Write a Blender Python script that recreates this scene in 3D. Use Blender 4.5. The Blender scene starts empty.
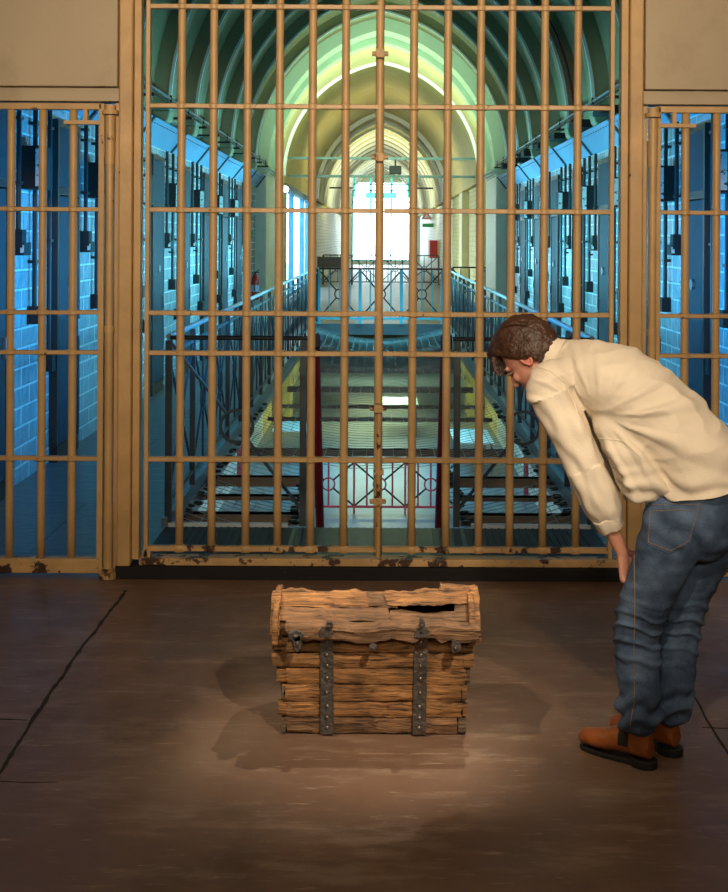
import bpy, bmesh, math, random
from mathutils import Vector as V, Matrix, noise
from mathutils.bvhtree import BVHTree
random.seed(7)
C = bpy.context.scene.collection
EYE = 1.95; F = 1250.0; VX = 381.0; VY = 238.0
GY = 7.17                       # plane of the prison gates
GS = F / GY
def gx(px): return px / GS      # distance along the gate from its middle

# ------------------------------------------------------------ materials
MATS = {}
def mat(name, col, rough=.6, metal=0., var=.15, vscale=3., bump=0., bscale=30., emis=None, estr=0.,
        col2=None, c2scale=5., c2lo=.55, c2hi=.65, stretch=(1,1,1), spec=.5, coat=0.):
    if name in MATS: return MATS[name]
    m = bpy.data.materials.new(name); m.use_nodes = True
    nt = m.node_tree; N = nt.nodes; L = nt.links
    b = N['Principled BSDF']
    b.inputs['Roughness'].default_value = rough; b.inputs['Metallic'].default_value = metal
    b.inputs['Specular IOR Level'].default_value = spec
    b.inputs['Coat Weight'].default_value = coat
    tc = N.new('ShaderNodeTexCoord'); mp = N.new('ShaderNodeMapping'); mp.inputs['Scale'].default_value = stretch
    L.new(tc.outputs['Object'], mp.inputs['Vector'])
    n = N.new('ShaderNodeTexNoise'); n.inputs['Scale'].default_value = vscale; n.inputs['Detail'].default_value = 6
    L.new(mp.outputs[0], n.inputs['Vector'])
    r = N.new('ShaderNodeValToRGB')
    r.color_ramp.elements[0].position = .3; r.color_ramp.elements[1].position = .7
    r.color_ramp.elements[0].color = tuple(c*(1-var) for c in col)+(1,)
    r.color_ramp.elements[1].color = tuple(min(1,c*(1+var)) for c in col)+(1,)
    L.new(n.outputs['Fac'], r.inputs['Fac']); out = r.outputs['Color']
    if col2:
        n2 = N.new('ShaderNodeTexNoise'); n2.inputs['Scale'].default_value = c2scale; n2.inputs['Detail'].default_value = 8
        n2.inputs['Roughness'].default_value = .65
        L.new(mp.outputs[0], n2.inputs['Vector'])
        r2 = N.new('ShaderNodeValToRGB'); r2.color_ramp.elements[0].position = c2lo; r2.color_ramp.elements[1].position = c2hi
        L.new(n2.outputs['Fac'], r2.inputs['Fac'])
        mx = N.new('ShaderNodeMix'); mx.data_type = 'RGBA'
        L.new(r2.outputs['Color'], mx.inputs['Factor']); L.new(out, mx.inputs['A']); mx.inputs['B'].default_value = tuple(col2)+(1,)
        out = mx.outputs['Result']
    L.new(out, b.inputs['Base Color'])
    if bump:
        n3 = N.new('ShaderNodeTexNoise'); n3.inputs['Scale'].default_value = bscale; n3.inputs['Detail'].default_value = 5
        L.new(mp.outputs[0], n3.inputs['Vector'])
        bp = N.new('ShaderNodeBump'); bp.inputs['Strength'].default_value = bump; bp.inputs['Distance'].default_value = .01
        L.new(n3.outputs['Fac'], bp.inputs['Height']); L.new(bp.outputs[0], b.inputs['Normal'])
    if emis:
        b.inputs['Emission Color'].default_value = tuple(emis)+(1,); b.inputs['Emission Strength'].default_value = estr
    MATS[name] = m
    return m

def brick_mat(name, col, mortar, rough=.35, w=.46, h=.15, axis='YZ', msize=.012, bump=.8, var=.12):
    m = mat(name, col, rough, 0, var, 2.)
    nt = m.node_tree; N = nt.nodes; L = nt.links; b = N['Principled BSDF']
    tc = N.new('ShaderNodeTexCoord'); sp = N.new('ShaderNodeSeparateXYZ'); cb = N.new('ShaderNodeCombineXYZ')
    L.new(tc.outputs['Object'], sp.inputs[0])
    L.new(sp.outputs['XYZ'.index(axis[0])], cb.inputs[0]); L.new(sp.outputs['XYZ'.index(axis[1])], cb.inputs[1])
    br = N.new('ShaderNodeTexBrick'); br.inputs['Scale'].default_value = 1
    br.inputs['Brick Width'].default_value = w; br.inputs['Row Height'].default_value = h
    br.inputs['Mortar Size'].default_value = msize; br.inputs['Mortar Smooth'].default_value = .3
    L.new(cb.outputs[0], br.inputs['Vector'])
    src = b.inputs['Base Color'].links[0].from_socket
    mx = N.new('ShaderNodeMix'); mx.data_type = 'RGBA'
    L.new(br.outputs['Fac'], mx.inputs['Factor']); L.new(src, mx.inputs['A']); mx.inputs['B'].default_value = tuple(mortar)+(1,)
    L.new(mx.outputs['Result'], b.inputs['Base Color'])
    nz = N.new('ShaderNodeTexNoise'); nz.inputs['Scale'].default_value = 9; nz.inputs['Detail'].default_value = 4
    L.new(tc.outputs['Object'], nz.inputs['Vector'])
    ma = N.new('ShaderNodeMath'); ma.operation = 'MULTIPLY_ADD'; ma.inputs[1].default_value = -1.0
    L.new(br.outputs['Fac'], ma.inputs[0]); L.new(nz.outputs['Fac'], ma.inputs[2])
    bp = N.new('ShaderNodeBump'); bp.inputs['Strength'].default_value = bump; bp.inputs['Distance'].default_value = .03
    L.new(ma.outputs[0], bp.inputs['Height']); L.new(bp.outputs[0], b.inputs['Normal'])
    return m

CREAM = mat('gate paint', (.50,.315,.135), .42, 0, .14, 5, .25, 25, col2=(.075,.028,.012), c2scale=7, c2lo=.66, c2hi=.69)
RUSTY = mat('chipped gate paint', (.50,.315,.135), .5, 0, .2, 6, .5, 30, col2=(.05,.02,.01), c2scale=9, c2lo=.55, c2hi=.58)
WALLC = mat('cream wall paint', (.44,.355,.245), .6, 0, .05, 2, .1, 40, col2=(.36,.28,.18), c2scale=2.5, c2lo=.55, c2hi=.8)
KICK  = mat('black chipped threshold', (.006,.005,.005), .85, 0, .2, 6, .3, 30, col2=(.4,.3,.17), c2scale=16, c2lo=.70, c2hi=.72)
BRICK = brick_mat('glazed white brick', (.27,.33,.37), (.60,.66,.68), .22, .46, .155)  # mortar lightened to carry the glitter highlights of the brick edges
BRICKY= brick_mat('cream painted brick', (.60,.54,.22), (.45,.4,.18), .5, .46, .155)
BRICKX= brick_mat('cream brick facing', (.74,.70,.40), (.5,.45,.22), .5, .46, .155, axis='XZ')
BRICKW= brick_mat('white tiled brick', (.80,.84,.80), (.5,.52,.5), .4, .46, .155)
VAULT = mat('olive vault plaster', (.34,.25,.12), .7, 0, .15, 1.5, .1, 12)
RIB   = mat('pale rib plaster', (.33,.30,.17), .5, 0, .08, 2, .1, 20)
ARCHP = mat('pale green arch plaster', (.72,.80,.60), .6, 0, .05, 2, .1, 20)
YELP  = mat('yellow vault plaster', (.50,.42,.17), .7, 0, .08, 2, .1, 20)
WHITEP= mat('white rib paint and highlight', (.85,.88,.85), .5, 0, .03)  # also colours the strips that stand in for lit rib edges
LEDGE = mat('pale blue coving panel', (.12,.27,.42), .4, 0, .06, 2)
DARKM = mat('dark iron', (.02,.025,.028), .4, .3, .2, 4)
DOORM = mat('dark slate door paint', (.018,.020,.032), .65, 0, .15, 3)
BOXM  = mat('black box enamel', (.010,.010,.011), .75, 0, .1)
LABELM= mat('white label plate', (.75,.78,.75), .5, 0, .1, 30, col2=(.05,.05,.06), c2scale=22, c2lo=.58, c2hi=.60)
RAILM = mat('grey blue rail paint', (.045,.06,.07), .38, .2, .1)
STEEL = mat('worn steel handrail', (.22,.27,.30), .38, .6, .1)
CYANP = mat('cyan barrier paint', (.06,.45,.60), .4, 0, .08)
REDP  = mat('dark red paint', (.16,.012,.018), .4, 0, .1)
PINKP = mat('pink red paint', (.62,.07,.10), .45, 0, .1)
BLACKR= mat('black rail paint', (.012,.012,.014), .35, .2, .1)
WIRE  = mat('dark net wire', (.24,.27,.28), .4, .2, .1)
BEAM  = mat('brown steel beam', (.17,.125,.085), .5, .2, .2, 4)
WALKF = brick_mat('blue grey slab', (.09,.11,.125), (.03,.04,.05), .35, 1.6, 1.45, 'XY', .012, .3)
GRATE = mat('worn landing plate', (.018,.017,.016), .6, .0, .25, 9, .4, 60)
LOWF  = mat('lower floor paint', (.15,.19,.23), .35, 0, .1, 1.5)
PLANKM= mat('brown board', (.20,.10,.06), .5, 0, .15, 4)
REDX  = mat('red enamel', (.60,.02,.03), .25, 0, .05, spec=.5)
SIGNR = mat('red box enamel', (.75,.06,.08), .4, 0, .05)
GREEN = mat('green sign enamel', (.02,.35,.12), .4, 0, .05)

def floor_mat():
    m = bpy.data.materials.new('brown painted concrete'); m.use_nodes = True
    nt = m.node_tree; N = nt.nodes; L = nt.links; b = N['Principled BSDF']
    tc = N.new('ShaderNodeTexCoord')
    n = N.new('ShaderNodeTexNoise'); n.inputs['Scale'].default_value = 1.3; n.inputs['Detail'].default_value = 9; n.inputs['Roughness'].default_value = .6
    L.new(tc.outputs['Object'], n.inputs['Vector'])
    r = N.new('ShaderNodeValToRGB'); e = r.color_ramp.elements
    e[0].position = .3; e[0].color = (.105,.064,.043,1); e[1].position = .72; e[1].color = (.21,.140,.098,1)
    x = e.new(.5); x.color = (.155,.090,.059,1)
    L.new(n.outputs['Fac'], r.inputs['Fac']); out = r.outputs['Color']
    def layer(scale, st, lo, hi, colr, fac):
        nonlocal out
        mp = N.new('ShaderNodeMapping'); mp.inputs['Scale'].default_value = st; L.new(tc.outputs['Object'], mp.inputs['Vector'])
        k = N.new('ShaderNodeTexNoise'); k.inputs['Scale'].default_value = scale; k.inputs['Detail'].default_value = 9; k.inputs['Roughness'].default_value = .7
        L.new(mp.outputs[0], k.inputs['Vector'])
        q = N.new('ShaderNodeMapRange'); q.inputs['From Min'].default_value = lo; q.inputs['From Max'].default_value = hi; q.inputs['To Max'].default_value = fac
        L.new(k.outputs['Fac'], q.inputs['Value'])
        mx = N.new('ShaderNodeMix'); mx.data_type = 'RGBA'; L.new(q.outputs[0], mx.inputs['Factor']); L.new(out, mx.inputs['A']); mx.inputs['B'].default_value = colr+(1,)
        out = mx.outputs['Result']
    layer(2.2, (1,3.5,1), .52, .66, (.30,.22,.165), .6)      # scuffs
    layer(7., (1,7,1), .60, .67, (.42,.32,.25), .6)         # pale scratches
    layer(1.0, (1,1,1), .56, .70, (.06,.034,.026), .6)       # dark stains
    L.new(out, b.inputs['Base Color'])
    k = N.new('ShaderNodeTexNoise'); k.inputs['Scale'].default_value = 4; k.inputs['Detail'].default_value = 7
    L.new(tc.outputs['Object'], k.inputs['Vector'])
    q = N.new('ShaderNodeMapRange'); q.inputs['To Min'].default_value = .26; q.inputs['To Max'].default_value = .62; L.new(k.outputs['Fac'], q.inputs['Value'])
    L.new(q.outputs[0], b.inputs['Roughness'])
    bp = N.new('ShaderNodeBump'); bp.inputs['Strength'].default_value = .25; bp.inputs['Distance'].default_value = .01
    L.new(k.outputs['Fac'], bp.inputs['Height']); L.new(bp.outputs[0], b.inputs['Normal'])
    return m
FLOORM = floor_mat()

# ------------------------------------------------------------ mesh helpers
class MB:
    def __init__(s): s.v = []; s.f = []
    def add(s, vs, fs):
        o = len(s.v); s.v += [V(p) for p in vs]; s.f += [tuple(i+o for i in f) for f in fs]; return s
    def box(s, a, b):
        x0,y0,z0 = a; x1,y1,z1 = b
        return s.add([(x0,y0,z0),(x1,y0,z0),(x1,y1,z0),(x0,y1,z0),(x0,y0,z1),(x1,y0,z1),(x1,y1,z1),(x0,y1,z1)],
                     [(0,3,2,1),(4,5,6,7),(0,1,5,4),(1,2,6,5),(2,3,7,6),(3,0,4,7)])
    def tube(s, pts, r, n=8, closed=False):
        pts = [V(p) for p in pts]; m = len(pts)
        rs = r if isinstance(r,(list,tuple)) else [r]*m
        o = len(s.v); up = None
        for i,p in enumerate(pts):
            a = pts[(i-1)%m] if (closed or i>0) else p; b = pts[(i+1)%m] if (closed or i<m-1) else p
            t = (b-a).normalized()
            if up is None: up = V((0,0,1)) if abs(t.z)<.9 else V((1,0,0))
            x = t.cross(up).normalized(); y = x.cross(t).normalized(); up = y
            for k in range(n):
                g = 2*math.pi*(k+.5)/n
                s.v.append(p+x*math.cos(g)*rs[i]+y*math.sin(g)*rs[i])
        for i in range(m if closed else m-1):
            j = (i+1)%m
            for k in range(n):
                l = (k+1)%n; s.f.append((o+i*n+k,o+i*n+l,o+j*n+l,o+j*n+k))
        if not closed:
            s.f.append(tuple(o+k for k in reversed(range(n)))); s.f.append(tuple(o+(m-1)*n+k for k in range(n)))
        return s
    def rings(s, rings, cap=True):
        n = len(rings[0]); o = len(s.v)
        for r in rings: s.v += [V(p) for p in r]
        for i in range(len(rings)-1):
            for k in range(n):
                l=(k+1)%n; s.f.append((o+i*n+k,o+i*n+l,o+(i+1)*n+l,o+(i+1)*n+k))
        if cap:
            s.f.append(tuple(o+k for k in reversed(range(n)))); s.f.append(tuple(o+(len(rings)-1)*n+k for k in range(n)))
        return s
    def ell(s, c, ax, n=14):
        c = V(c); ax = [V(a) for a in ax]; rr=[]
        for i in range(1,n):
            th = math.pi*i/n
            rr.append([c+ax[2]*math.cos(th)+ (ax[0]*math.cos(2*math.pi*k/(2*n))+ax[1]*math.sin(2*math.pi*k/(2*n)))*math.sin(th) for k in range(2*n)])
        return s.rings(rr)
    def ball(s, c, r, n=8): return s.ell(c, [(r,0,0),(0,r,0),(0,0,r)], n)
    def prism(s, poly, a, b, axis):
        # extrude a 2-D outline along an axis
        def P(u,v,t): return {'X':(t,u,v),'Y':(u,t,v),'Z':(u,v,t)}[axis]
        n=len(poly); return s.add([P(u,v,a) for u,v in poly]+[P(u,v,b) for u,v in poly],
            [tuple(range(n))[::-1],tuple(range(n,2*n))]+[(i,(i+1)%n,n+(i+1)%n,n+i) for i in range(n)])
def mesh_of(name, mb):
    me = bpy.data.meshes.new(name); me.from_pydata([tuple(p) for p in mb.v], [], mb.f)
    bm = bmesh.new(); bm.from_mesh(me); bmesh.ops.recalc_face_normals(bm, faces=bm.faces); bm.to_mesh(me); bm.free()
    me.update(); return me
def obj(name, mb, m, parent=None, smooth=False, bevel=0, origin=None):
    """mesh given in world coordinates; top-level ones get their origin at the base"""
    if parent is not None: o0 = wloc(parent)
    elif origin is not None: o0 = V(origin)
    else:
        xs=[p.x for p in mb.v]; ys=[p.y for p in mb.v]; zs=[p.z for p in mb.v]
        o0 = V(((min(xs)+max(xs))/2,(min(ys)+max(ys))/2,min(zs)))
    mb2 = MB(); mb2.v=[p-o0 for p in mb.v]; mb2.f=mb.f
    me = mesh_of(name, mb2); me.materials.append(m)
    o = bpy.data.objects.new(name, me); C.objects.link(o)
    if parent is not None: o.parent = parent
    else: o.location = o0
    if smooth:
        for p in me.polygons: p.use_smooth = True
        try: me.set_sharp_from_angle(angle=math.radians(45))
        except Exception: pass
    if bevel:
        b = o.modifiers.new('bevel','BEVEL'); b.width=bevel; b.segments=2; b.limit_method='ANGLE'
    return o
WL = {}
def wloc(o):
    p = V((0,0,0))
    while o is not None: p = p + o.location; o = o.parent
    return p
def tag(o, label=None, cat=None, group=None, kind=None):
    if label: o['label']=label
    if cat: o['category']=cat
    if group: o['group']=group
    if kind: o['kind']=kind
    return o
def empty(name, loc, label, cat, group=None):
    o = bpy.data.objects.new(name, None); o.empty_display_size=.1; C.objects.link(o); o.location = loc
    return tag(o,label,cat,group)
def struct(name, mb, m, parent=None, bevel=0, smooth=False):
    o = obj(name, mb, m, parent, smooth, bevel)
    if parent is None: o['kind']='structure'
    return o
def copy_tree(o, parent=None):
    c = o.copy(); C.objects.link(c); c.parent = parent
    for ch in list(o.children): copy_tree(ch, c)
    return c
def sbox(name,a,b,m,parent=None,bevel=0): return struct(name, MB().box(a,b), m, parent, bevel)

# ============================================================ FRONT ROOM
sbox('floor', (-4,-2.2,-.25), (4,GY+.1,0), FLOORM)
sbox('wall_left', (-4.2,-2.2,0), (-4,GY,4.4), WALLC)
sbox('wall_right', (4,-2.2,0), (4.2,GY,4.4), WALLC)
sbox('wall_back', (-4.2,-2.4,0), (4.2,-2.2,4.4), WALLC)
sbox('ceiling', (-4.2,-2.4,4.4), (4.2,GY+.2,4.6), WALLC)
# floor joints: thin dark crack grooves
CRK = mat('dark floor joint', (.018,.012,.010), .8, 0, .2)
def crack(name, pts, w=.010):
    mb = MB(); L=[]; 
    dense=[]
    for a,b in zip(pts[:-1],pts[1:]):
        a=V(a);b=V(b); n=max(2,int((b-a).length/.04))
        for i in range(n): dense.append(a.lerp(b,i/n))
    dense.append(V(pts[-1]))
    vs=[]
    for i,p in enumerate(dense):
        t=(dense[min(i+1,len(dense)-1)]-dense[max(i-1,0)]).normalized(); nn=V((-t.y,t.x,0))
        j=noise.noise(p*6)*.010; ww=w*(.35+.9*abs(noise.noise(p*11+V((3,1,0)))))
        for h in (.0004,.0016):
            vs += [p+nn*(j-ww)+V((0,0,h)), p+nn*(j+ww)+V((0,0,h))]
    fs=[]
    for i in range(len(dense)-1):
        o=i*4; q=o+4
        fs += [(o+2,o+3,q+3,q+2),(o,q,q+1,o+1),(o,o+2,q+2,q),(o+1,q+1,q+3,o+3)]
    mb.add(vs,fs); struct(name, mb, CRK)
def gp(px,py):
    dy=(py-VY); s=dy/EYE; return V(((px-VX)/s, F/s, 0))
crack('trim_1', [gp(128,592),gp(85,648),gp(42,712),gp(2,776),gp(-40,850)], .014)
crack('trim_2', [gp(694,690),gp(712,722),gp(745,775)], .010)
crack('trim_3', [gp(-60,721),gp(30,722)], .005)
crack('trim_4', [gp(-40,783),gp(60,784)], .003)
crack('trim_5', [gp(705,726),gp(790,727)], .005)

# front wall around the gates
def gbox(name, x0,x1,z0,z1,y0,y1,m,parent=None,bevel=.004):
    return struct(name, MB().box((gx(x0),GY+y0,z0),(gx(x1),GY+y1,z1)), m, parent, bevel)
gbox('wall_front_left', -700,-261, 2.80,4.4, -.10,.12, WALLC)
gbox('wall_front_right', 260,700, 2.80,4.4, -.10,.12, WALLC)
gbox('wall_front_top', -260.5,259.5, 3.92,4.4, -.06,.12, WALLC)
gbox('trim_6', -260.5,-247, 0.075,3.915, -.07,.10, CREAM, bevel=.01)      # door post left of the centre gate
gbox('trim_7', 246,259.5, 0.075,3.915, -.07,.10, CREAM, bevel=.01)
gbox('trim_8', -246.7,-239.5, .105,3.915, -.03,.05, CREAM)
gbox('trim_9', 238.5,245.7, .105,3.915, -.03,.05, CREAM)
gbox('trim_10', -700,-261, 2.72,2.797, -.05,.10, WALLC)
gbox('trim_11', 260,700, 2.72,2.797, -.05,.10, WALLC)
gbox('trim_12', -266,-261, .0,2.715, -.02,.06, CREAM)
gbox('trim_13', 260,265, .0,2.715, -.02,.06, CREAM)
gbox('wall_front_outer_left', -700,-531, 0,2.715, -.08,.12, WALLC)
gbox('wall_front_outer_right', 531,700, 0,2.715, -.08,.12, WALLC)
gbox('trim_14', -262,262, 0,.072, -.06,.14, KICK)           # black threshold board
gbox('trim_15', -239,238, .076,.118, -.045,.06, RUSTY)      # chipped sill rail

# ---- gates
BR=.0235
def vbar(z0,z1,r=BR):
    zs=[z0+(z1-z0)*i/14 for i in range(15)]
    return MB().tube([(noise.noise(V((0,0,z*1.3)))*.004,0,z) for z in zs],[r*(1+.05*noise.noise(V((5,0,z*4)))) for z in zs],10)
HZ = [.165,.677,1.285,1.514,2.105,2.70,3.27,3.85]
def hbar_mb(x0,x1,z,eyes,h=.0125,y=0):
    mb=MB(); 
    n=max(3,int((x1-x0)/.08)); P=[(x0+(x1-x0)*i/n) for i in range(n+1)]
    mb.rings([[(x,GY+y+sy*.022,z+sz*h+noise.noise(V((x*3,z,0)))*.0025) for sy,sz in ((-1,-.8),(-.8,-1),(.8,-1),(1,-.8),(1,.8),(.8,1),(-.8,1),(-1,.8))] for x in P])
    for e in eyes:
        rr=[]
        for zz,rad in ((-h*1.35,.028),(-h*.9,.035),(h*.9,.035),(h*1.35,.028)):
            rr.append([(e+math.cos(2*math.pi*k/12)*rad, GY+y+math.sin(2*math.pi*k/12)*rad*.9, z+zz) for k in range(12)])
        mb.rings(rr)
    return mb
BARMESH={}
def put_bar(x,z0,z1,parent,name='vertical_bar',r=BR,m=None):
    key=(round(z0,3),round(z1,3),r)
    if key not in BARMESH:
        me=mesh_of(name,vbar(z0,z1,r)); me.materials.append(m or CREAM)
        for p in me.polygons: p.use_smooth=True
        BARMESH[key]=me
    o=bpy.data.objects.new(name,BARMESH[key]); C.objects.link(o); o.parent=parent
    o.location=V((x,GY,0))-parent.location; o.rotation_euler=(0,0,random.uniform(0,6.28) if 0 else 0)
    return o
def lock_mb(x,z,w=.05,h=.05):
    mb=MB(); mb.box((x-w/2,GY-.075,z-h/2),(x+w/2,GY-.03,z+h/2))
    mb.tube([(x-w/2-.022,GY-.05,z),(x+w/2+.022,GY-.05,z)],.015,8)
    return mb
def leaf(label,xb,stile,hs,meet=None):
    root=empty('prison_gate',(gx((xb[0]+xb[-1])/2),GY,.118),label,'gate')
    for x in xb: put_bar(gx(x),HZ[0]-.005,3.90,root)
    sx=gx(stile)
    obj('stile',MB().box((sx-.012,GY-.03,.119),(sx+.012,GY+.03,3.91)),CREAM,root,bevel=.003)
    ends=sorted([stile,meet if meet is not None else xb[0]])
    for i,z in enumerate(hs):
        obj('crossbar',hbar_mb(gx(ends[0]),gx(ends[1]),z,[gx(x) for x in xb],.0135 if i else .015),RUSTY if i==0 else CREAM,root,smooth=True)
    return root
LB=[-200,-168,-134,-102,-69,-36]; RBx=[32,66,99,130,163,196]
gl=leaf('left leaf of the tall cream barred gate, beside the left wall post',LB,-233,HZ,-3)
gr=leaf('right leaf of the tall cream barred gate, behind the bending man',RBx,230,HZ,2.8)
# thick meeting bars in the middle
put_bar(gx(-1.8),.13,3.90,gl,'meeting_bar',.0245)
for zz in (3.0,2.41,.98,.45):
    tagp=obj('lock_keeper',lock_mb(gx(-1.8),zz,.05,.05),RUSTY,gl,bevel=.004)
obj('drop_bolt',MB().tube([(gx(-1.2),GY-.045,.13),(gx(-1.2),GY-.045,1.0)],.012,8).box((gx(-1.2)-.03,GY-.06,.6),(gx(-1.2)+.03,GY-.03,.63)),RUSTY,gl,smooth=True)
obj('stile_foot',MB().box((gx(-236),GY-.03,.119),(gx(-228),GY+.03,.16)),RUSTY,gl)

def side_gate(sgn,bars,stile,label):
    X=[sgn*b for b in bars]; far=sgn*(528)
    root=empty('prison_gate',(gx(sgn*400),GY,.02),label,'gate')
    for x in X: put_bar(gx(x),.09,2.70,root)
    for z in (.677,1.285,1.514,2.105):
        obj('crossbar',hbar_mb(min(gx(sgn*stile),gx(far)),max(gx(sgn*stile),gx(far)),z,[gx(x) for x in X],.012),CREAM,root,smooth=True)
    a,b=sorted((gx(sgn*stile),gx(far)))
    obj('top_rail',MB().box((a,GY-.03,2.675),(b,GY+.03,2.712)),CREAM,root,bevel=.004)
    obj('bottom_rail',MB().box((a,GY-.035,.025),(b,GY+.035,.108)),RUSTY,root,bevel=.005)
    for s in (stile,528):
        c=gx(sgn*s); obj('stile',MB().box((c-.017,GY-.03,.03),(c+.017,GY+.03,2.71)),CREAM,root,bevel=.004)
    # short lock bracket below the top rail
    a,b=sorted((gx(sgn*stile),gx(sgn*(stile+37))))
    k=MB().box((a,GY-.04,2.59),(b,GY+.02,2.612)); c=gx(sgn*(stile+16)); k.box((c-.012,GY-.035,2.612),(c+.012,GY+.015,2.675))
    obj('lock_bracket',k,CREAM,root)
    # hinge pipe
    c=gx(sgn*269.5); p=MB()
    p.tube([(c,GY-.05,.06),(c,GY-.05,.42)],.027,14).tube([(c,GY-.05,.42),(c,GY-.05,1.40)],.024,14)
    p.tube([(c,GY-.05,1.40),(c,GY-.05,1.44)],.029,14).tube([(c,GY-.05,1.44),(c,GY-.05,2.36)],.022,14).tube([(c,GY-.05,2.36),(c,GY-.05,2.64)],.028,14)
    h=obj('hinge_pipe',p,CREAM,root,smooth=True)
    q=MB().tube([(c,GY-.05,2.645),(c,GY-.05,2.668)],.046,14).tube([(c,GY-.05,2.668),(c,GY-.05,2.70)],.03,12)
    q.tube([(c,GY-.05,.005),(c,GY-.05,.035)],.05,14).tube([(c,GY-.05,.035),(c,GY-.05,.062)],.035,14)
    obj('hinge_collar',q,RUSTY,h,smooth=True)
    return root
side_gate(-1,[308,338.5,370,402,433,465,496],279,'narrow cream barred side gate at the left edge of the picture')
side_gate(1,[304,335,367,399,430,462,494],275.5,'narrow cream barred side gate at the right edge, beyond the stooping man')

# ============================================================ THE CELL HALL
HW=2.85; Y0=GY+.12; YA=28.4
def wall_with(name,x0,x1,y0,y1,z0,z1,m): return sbox(name,(x0,y0,z0),(x1,y1,z1),m)
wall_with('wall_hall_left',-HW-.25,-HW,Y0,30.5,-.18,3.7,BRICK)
wall_with('wall_lower_white_left',-HW-.25,-HW,Y0,30.5,-2.9,-.181,BRICKW)
wall_with('wall_lower_white_right',HW,HW+.25,Y0,30.5,-2.9,-.181,BRICKW)
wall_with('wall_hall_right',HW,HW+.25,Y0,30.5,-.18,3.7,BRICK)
sbox('wall_hall_near_left',(-HW-.25,Y0,2.8),(-1.55,Y0+.05,7.4),WALLC)
sbox('wall_hall_near_right',(1.55,Y0,2.8),(HW+.25,Y0+.05,7.4),WALLC)
sbox('wall_hall_near_top',(-1.55,Y0,4.4),(1.55,Y0+.05,7.4),WALLC)
# gallery floors
sbox('floor_walkway_left',(-HW,GY+.10,-.18),(-1.44,YA,0),WALKF)
sbox('floor_walkway_right',(1.44,GY+.10,-.18),(HW,YA,0),WALKF)
sbox('floor_landing',(-1.439,GY+.10,-.18),(1.439,8.42,-.004),GRATE)
sbox('floor_crossing',(-9,YA+.001,-.25),(9,95,0),WALKF)
sbox('floor_lower',(-HW-.2,7.2,-3.1),(HW+.2,60,-2.9),LOWF)
sbox('wall_lower_near',(-HW,GY-.1,-2.9),(HW,GY+.09,-.26),WALLC)
sbox('wall_lower_end',(-HW,56,-2.9),(HW,56.2,-.25),BRICKX)
wall_with('wall_lower_left',-HW-.25,-HW,30.501,56,-2.9,-.25,BRICKY)
wall_with('wall_lower_right',HW,HW+.25,30.501,56,-2.9,-.25,BRICKY)
# curbs
for n,(a,b) in enumerate(((-1.47,-1.43),(1.43,1.47))):
    sbox('trim_%d'%(16+n),(a,8.43,-.2),(b,YA-.01,.05),mat('curb steel',(.20,.26,.28),.35,.5,.1))
sbox('trim_18',(-1.425,8.43,-.2),(-.62,8.47,.02),mat('pale nosing',(.55,.62,.65),.4,.1,.1))
sbox('trim_19',(.62,8.43,-.2),(1.425,8.47,.02),MATS['pale nosing'])
# grooved floor plates of the landing
def plate(x0,x1,label):
    mb=MB().box((x0,7.40,-.003),(x1,8.38,.006)); n=int((x1-x0)/.045)
    for i in range(n):
        x=x0+(i+.5)*(x1-x0)/n; mb.box((x-.008,7.42,.006),(x+.008,8.36,.014))
    tag(obj('floor_grating',mb,mat('blue worn grating',(.03,.055,.085),.4,.4,.3,7) if x0<0<x1 else GRATE),label,'grating')
plate(-.58,.56,'wide blue-grey ribbed steel floor grating at the head of the stairs')
plate(-1.36,-.66,'dark ribbed steel floor grating left of the stair head')
plate(.64,1.36,'dark ribbed steel floor grating right of the stair head')

# vault: pointed barrel
def arch_pts(a,z0,h,n=20,off=0.):
    """pointed arch outline from left spring over apex to right spring"""
    R=(a*a+h*h)/(2*a); c=R-a; L=[]
    th=math.atan2(h,c) if c>0 else math.pi/2
    th=math.asin(min(1,h/R))
    for i in range(n+1):
        t=th*i/n; L.append((c-(R+off)*math.cos(t), z0+(R+off)*math.sin(t)))
    # clip at x<=0
    L=[p for p in L if p[0]<-1e-4]+[(0,z0+math.sqrt(max(0,(R+off)**2-c*c)))]
    return L+[(-x,z) for x,z in reversed(L[:-1])]
def arch_band(mb,a,z0,h,off0,off1,y0,y1,n=22):
    A=arch_pts(a,z0,h,n,off0); B=arch_pts(a,z0,h,n,off1)
    m=min(len(A),len(B)); 
    if len(A)!=len(B):
        # resample both on the same number of points
        def rs(P,k):
            out=[]
            for i in range(k):
                t=i*(len(P)-1)/(k-1); j=min(int(t),len(P)-2); f=t-j
                out.append((P[j][0]*(1-f)+P[j+1][0]*f,P[j][1]*(1-f)+P[j+1][1]*f))
            return out
        A=rs(A,2*n+1); B=rs(B,2*n+1); m=2*n+1
    vs=[]; 
    for (x,z),(u,w) in zip(A,B): vs+=[(x,y0,z),(x,y1,z),(u,y1,w),(u,y0,w)]
    fs=[]
    for i in range(m-1):
        o=i*4;q=o+4
        fs+=[(o,q,q+1,o+1),(o+1,q+1,q+2,o+2),(o+2,q+2,q+3,o+3),(o+3,q+3,q,o)]
    fs+=[(0,1,2,3),((m-1)*4,(m-1)*4+3,(m-1)*4+2,(m-1)*4+1)]
    return mb.add(vs,fs)
SP=3.52; RISE=3.16; HA=2.60
struct('ceiling_vault',arch_band(MB(),HA,SP,RISE,.22,.40,Y0,YA+.4),VAULT,smooth=True)
RIBMESH=None; tno=20
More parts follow.
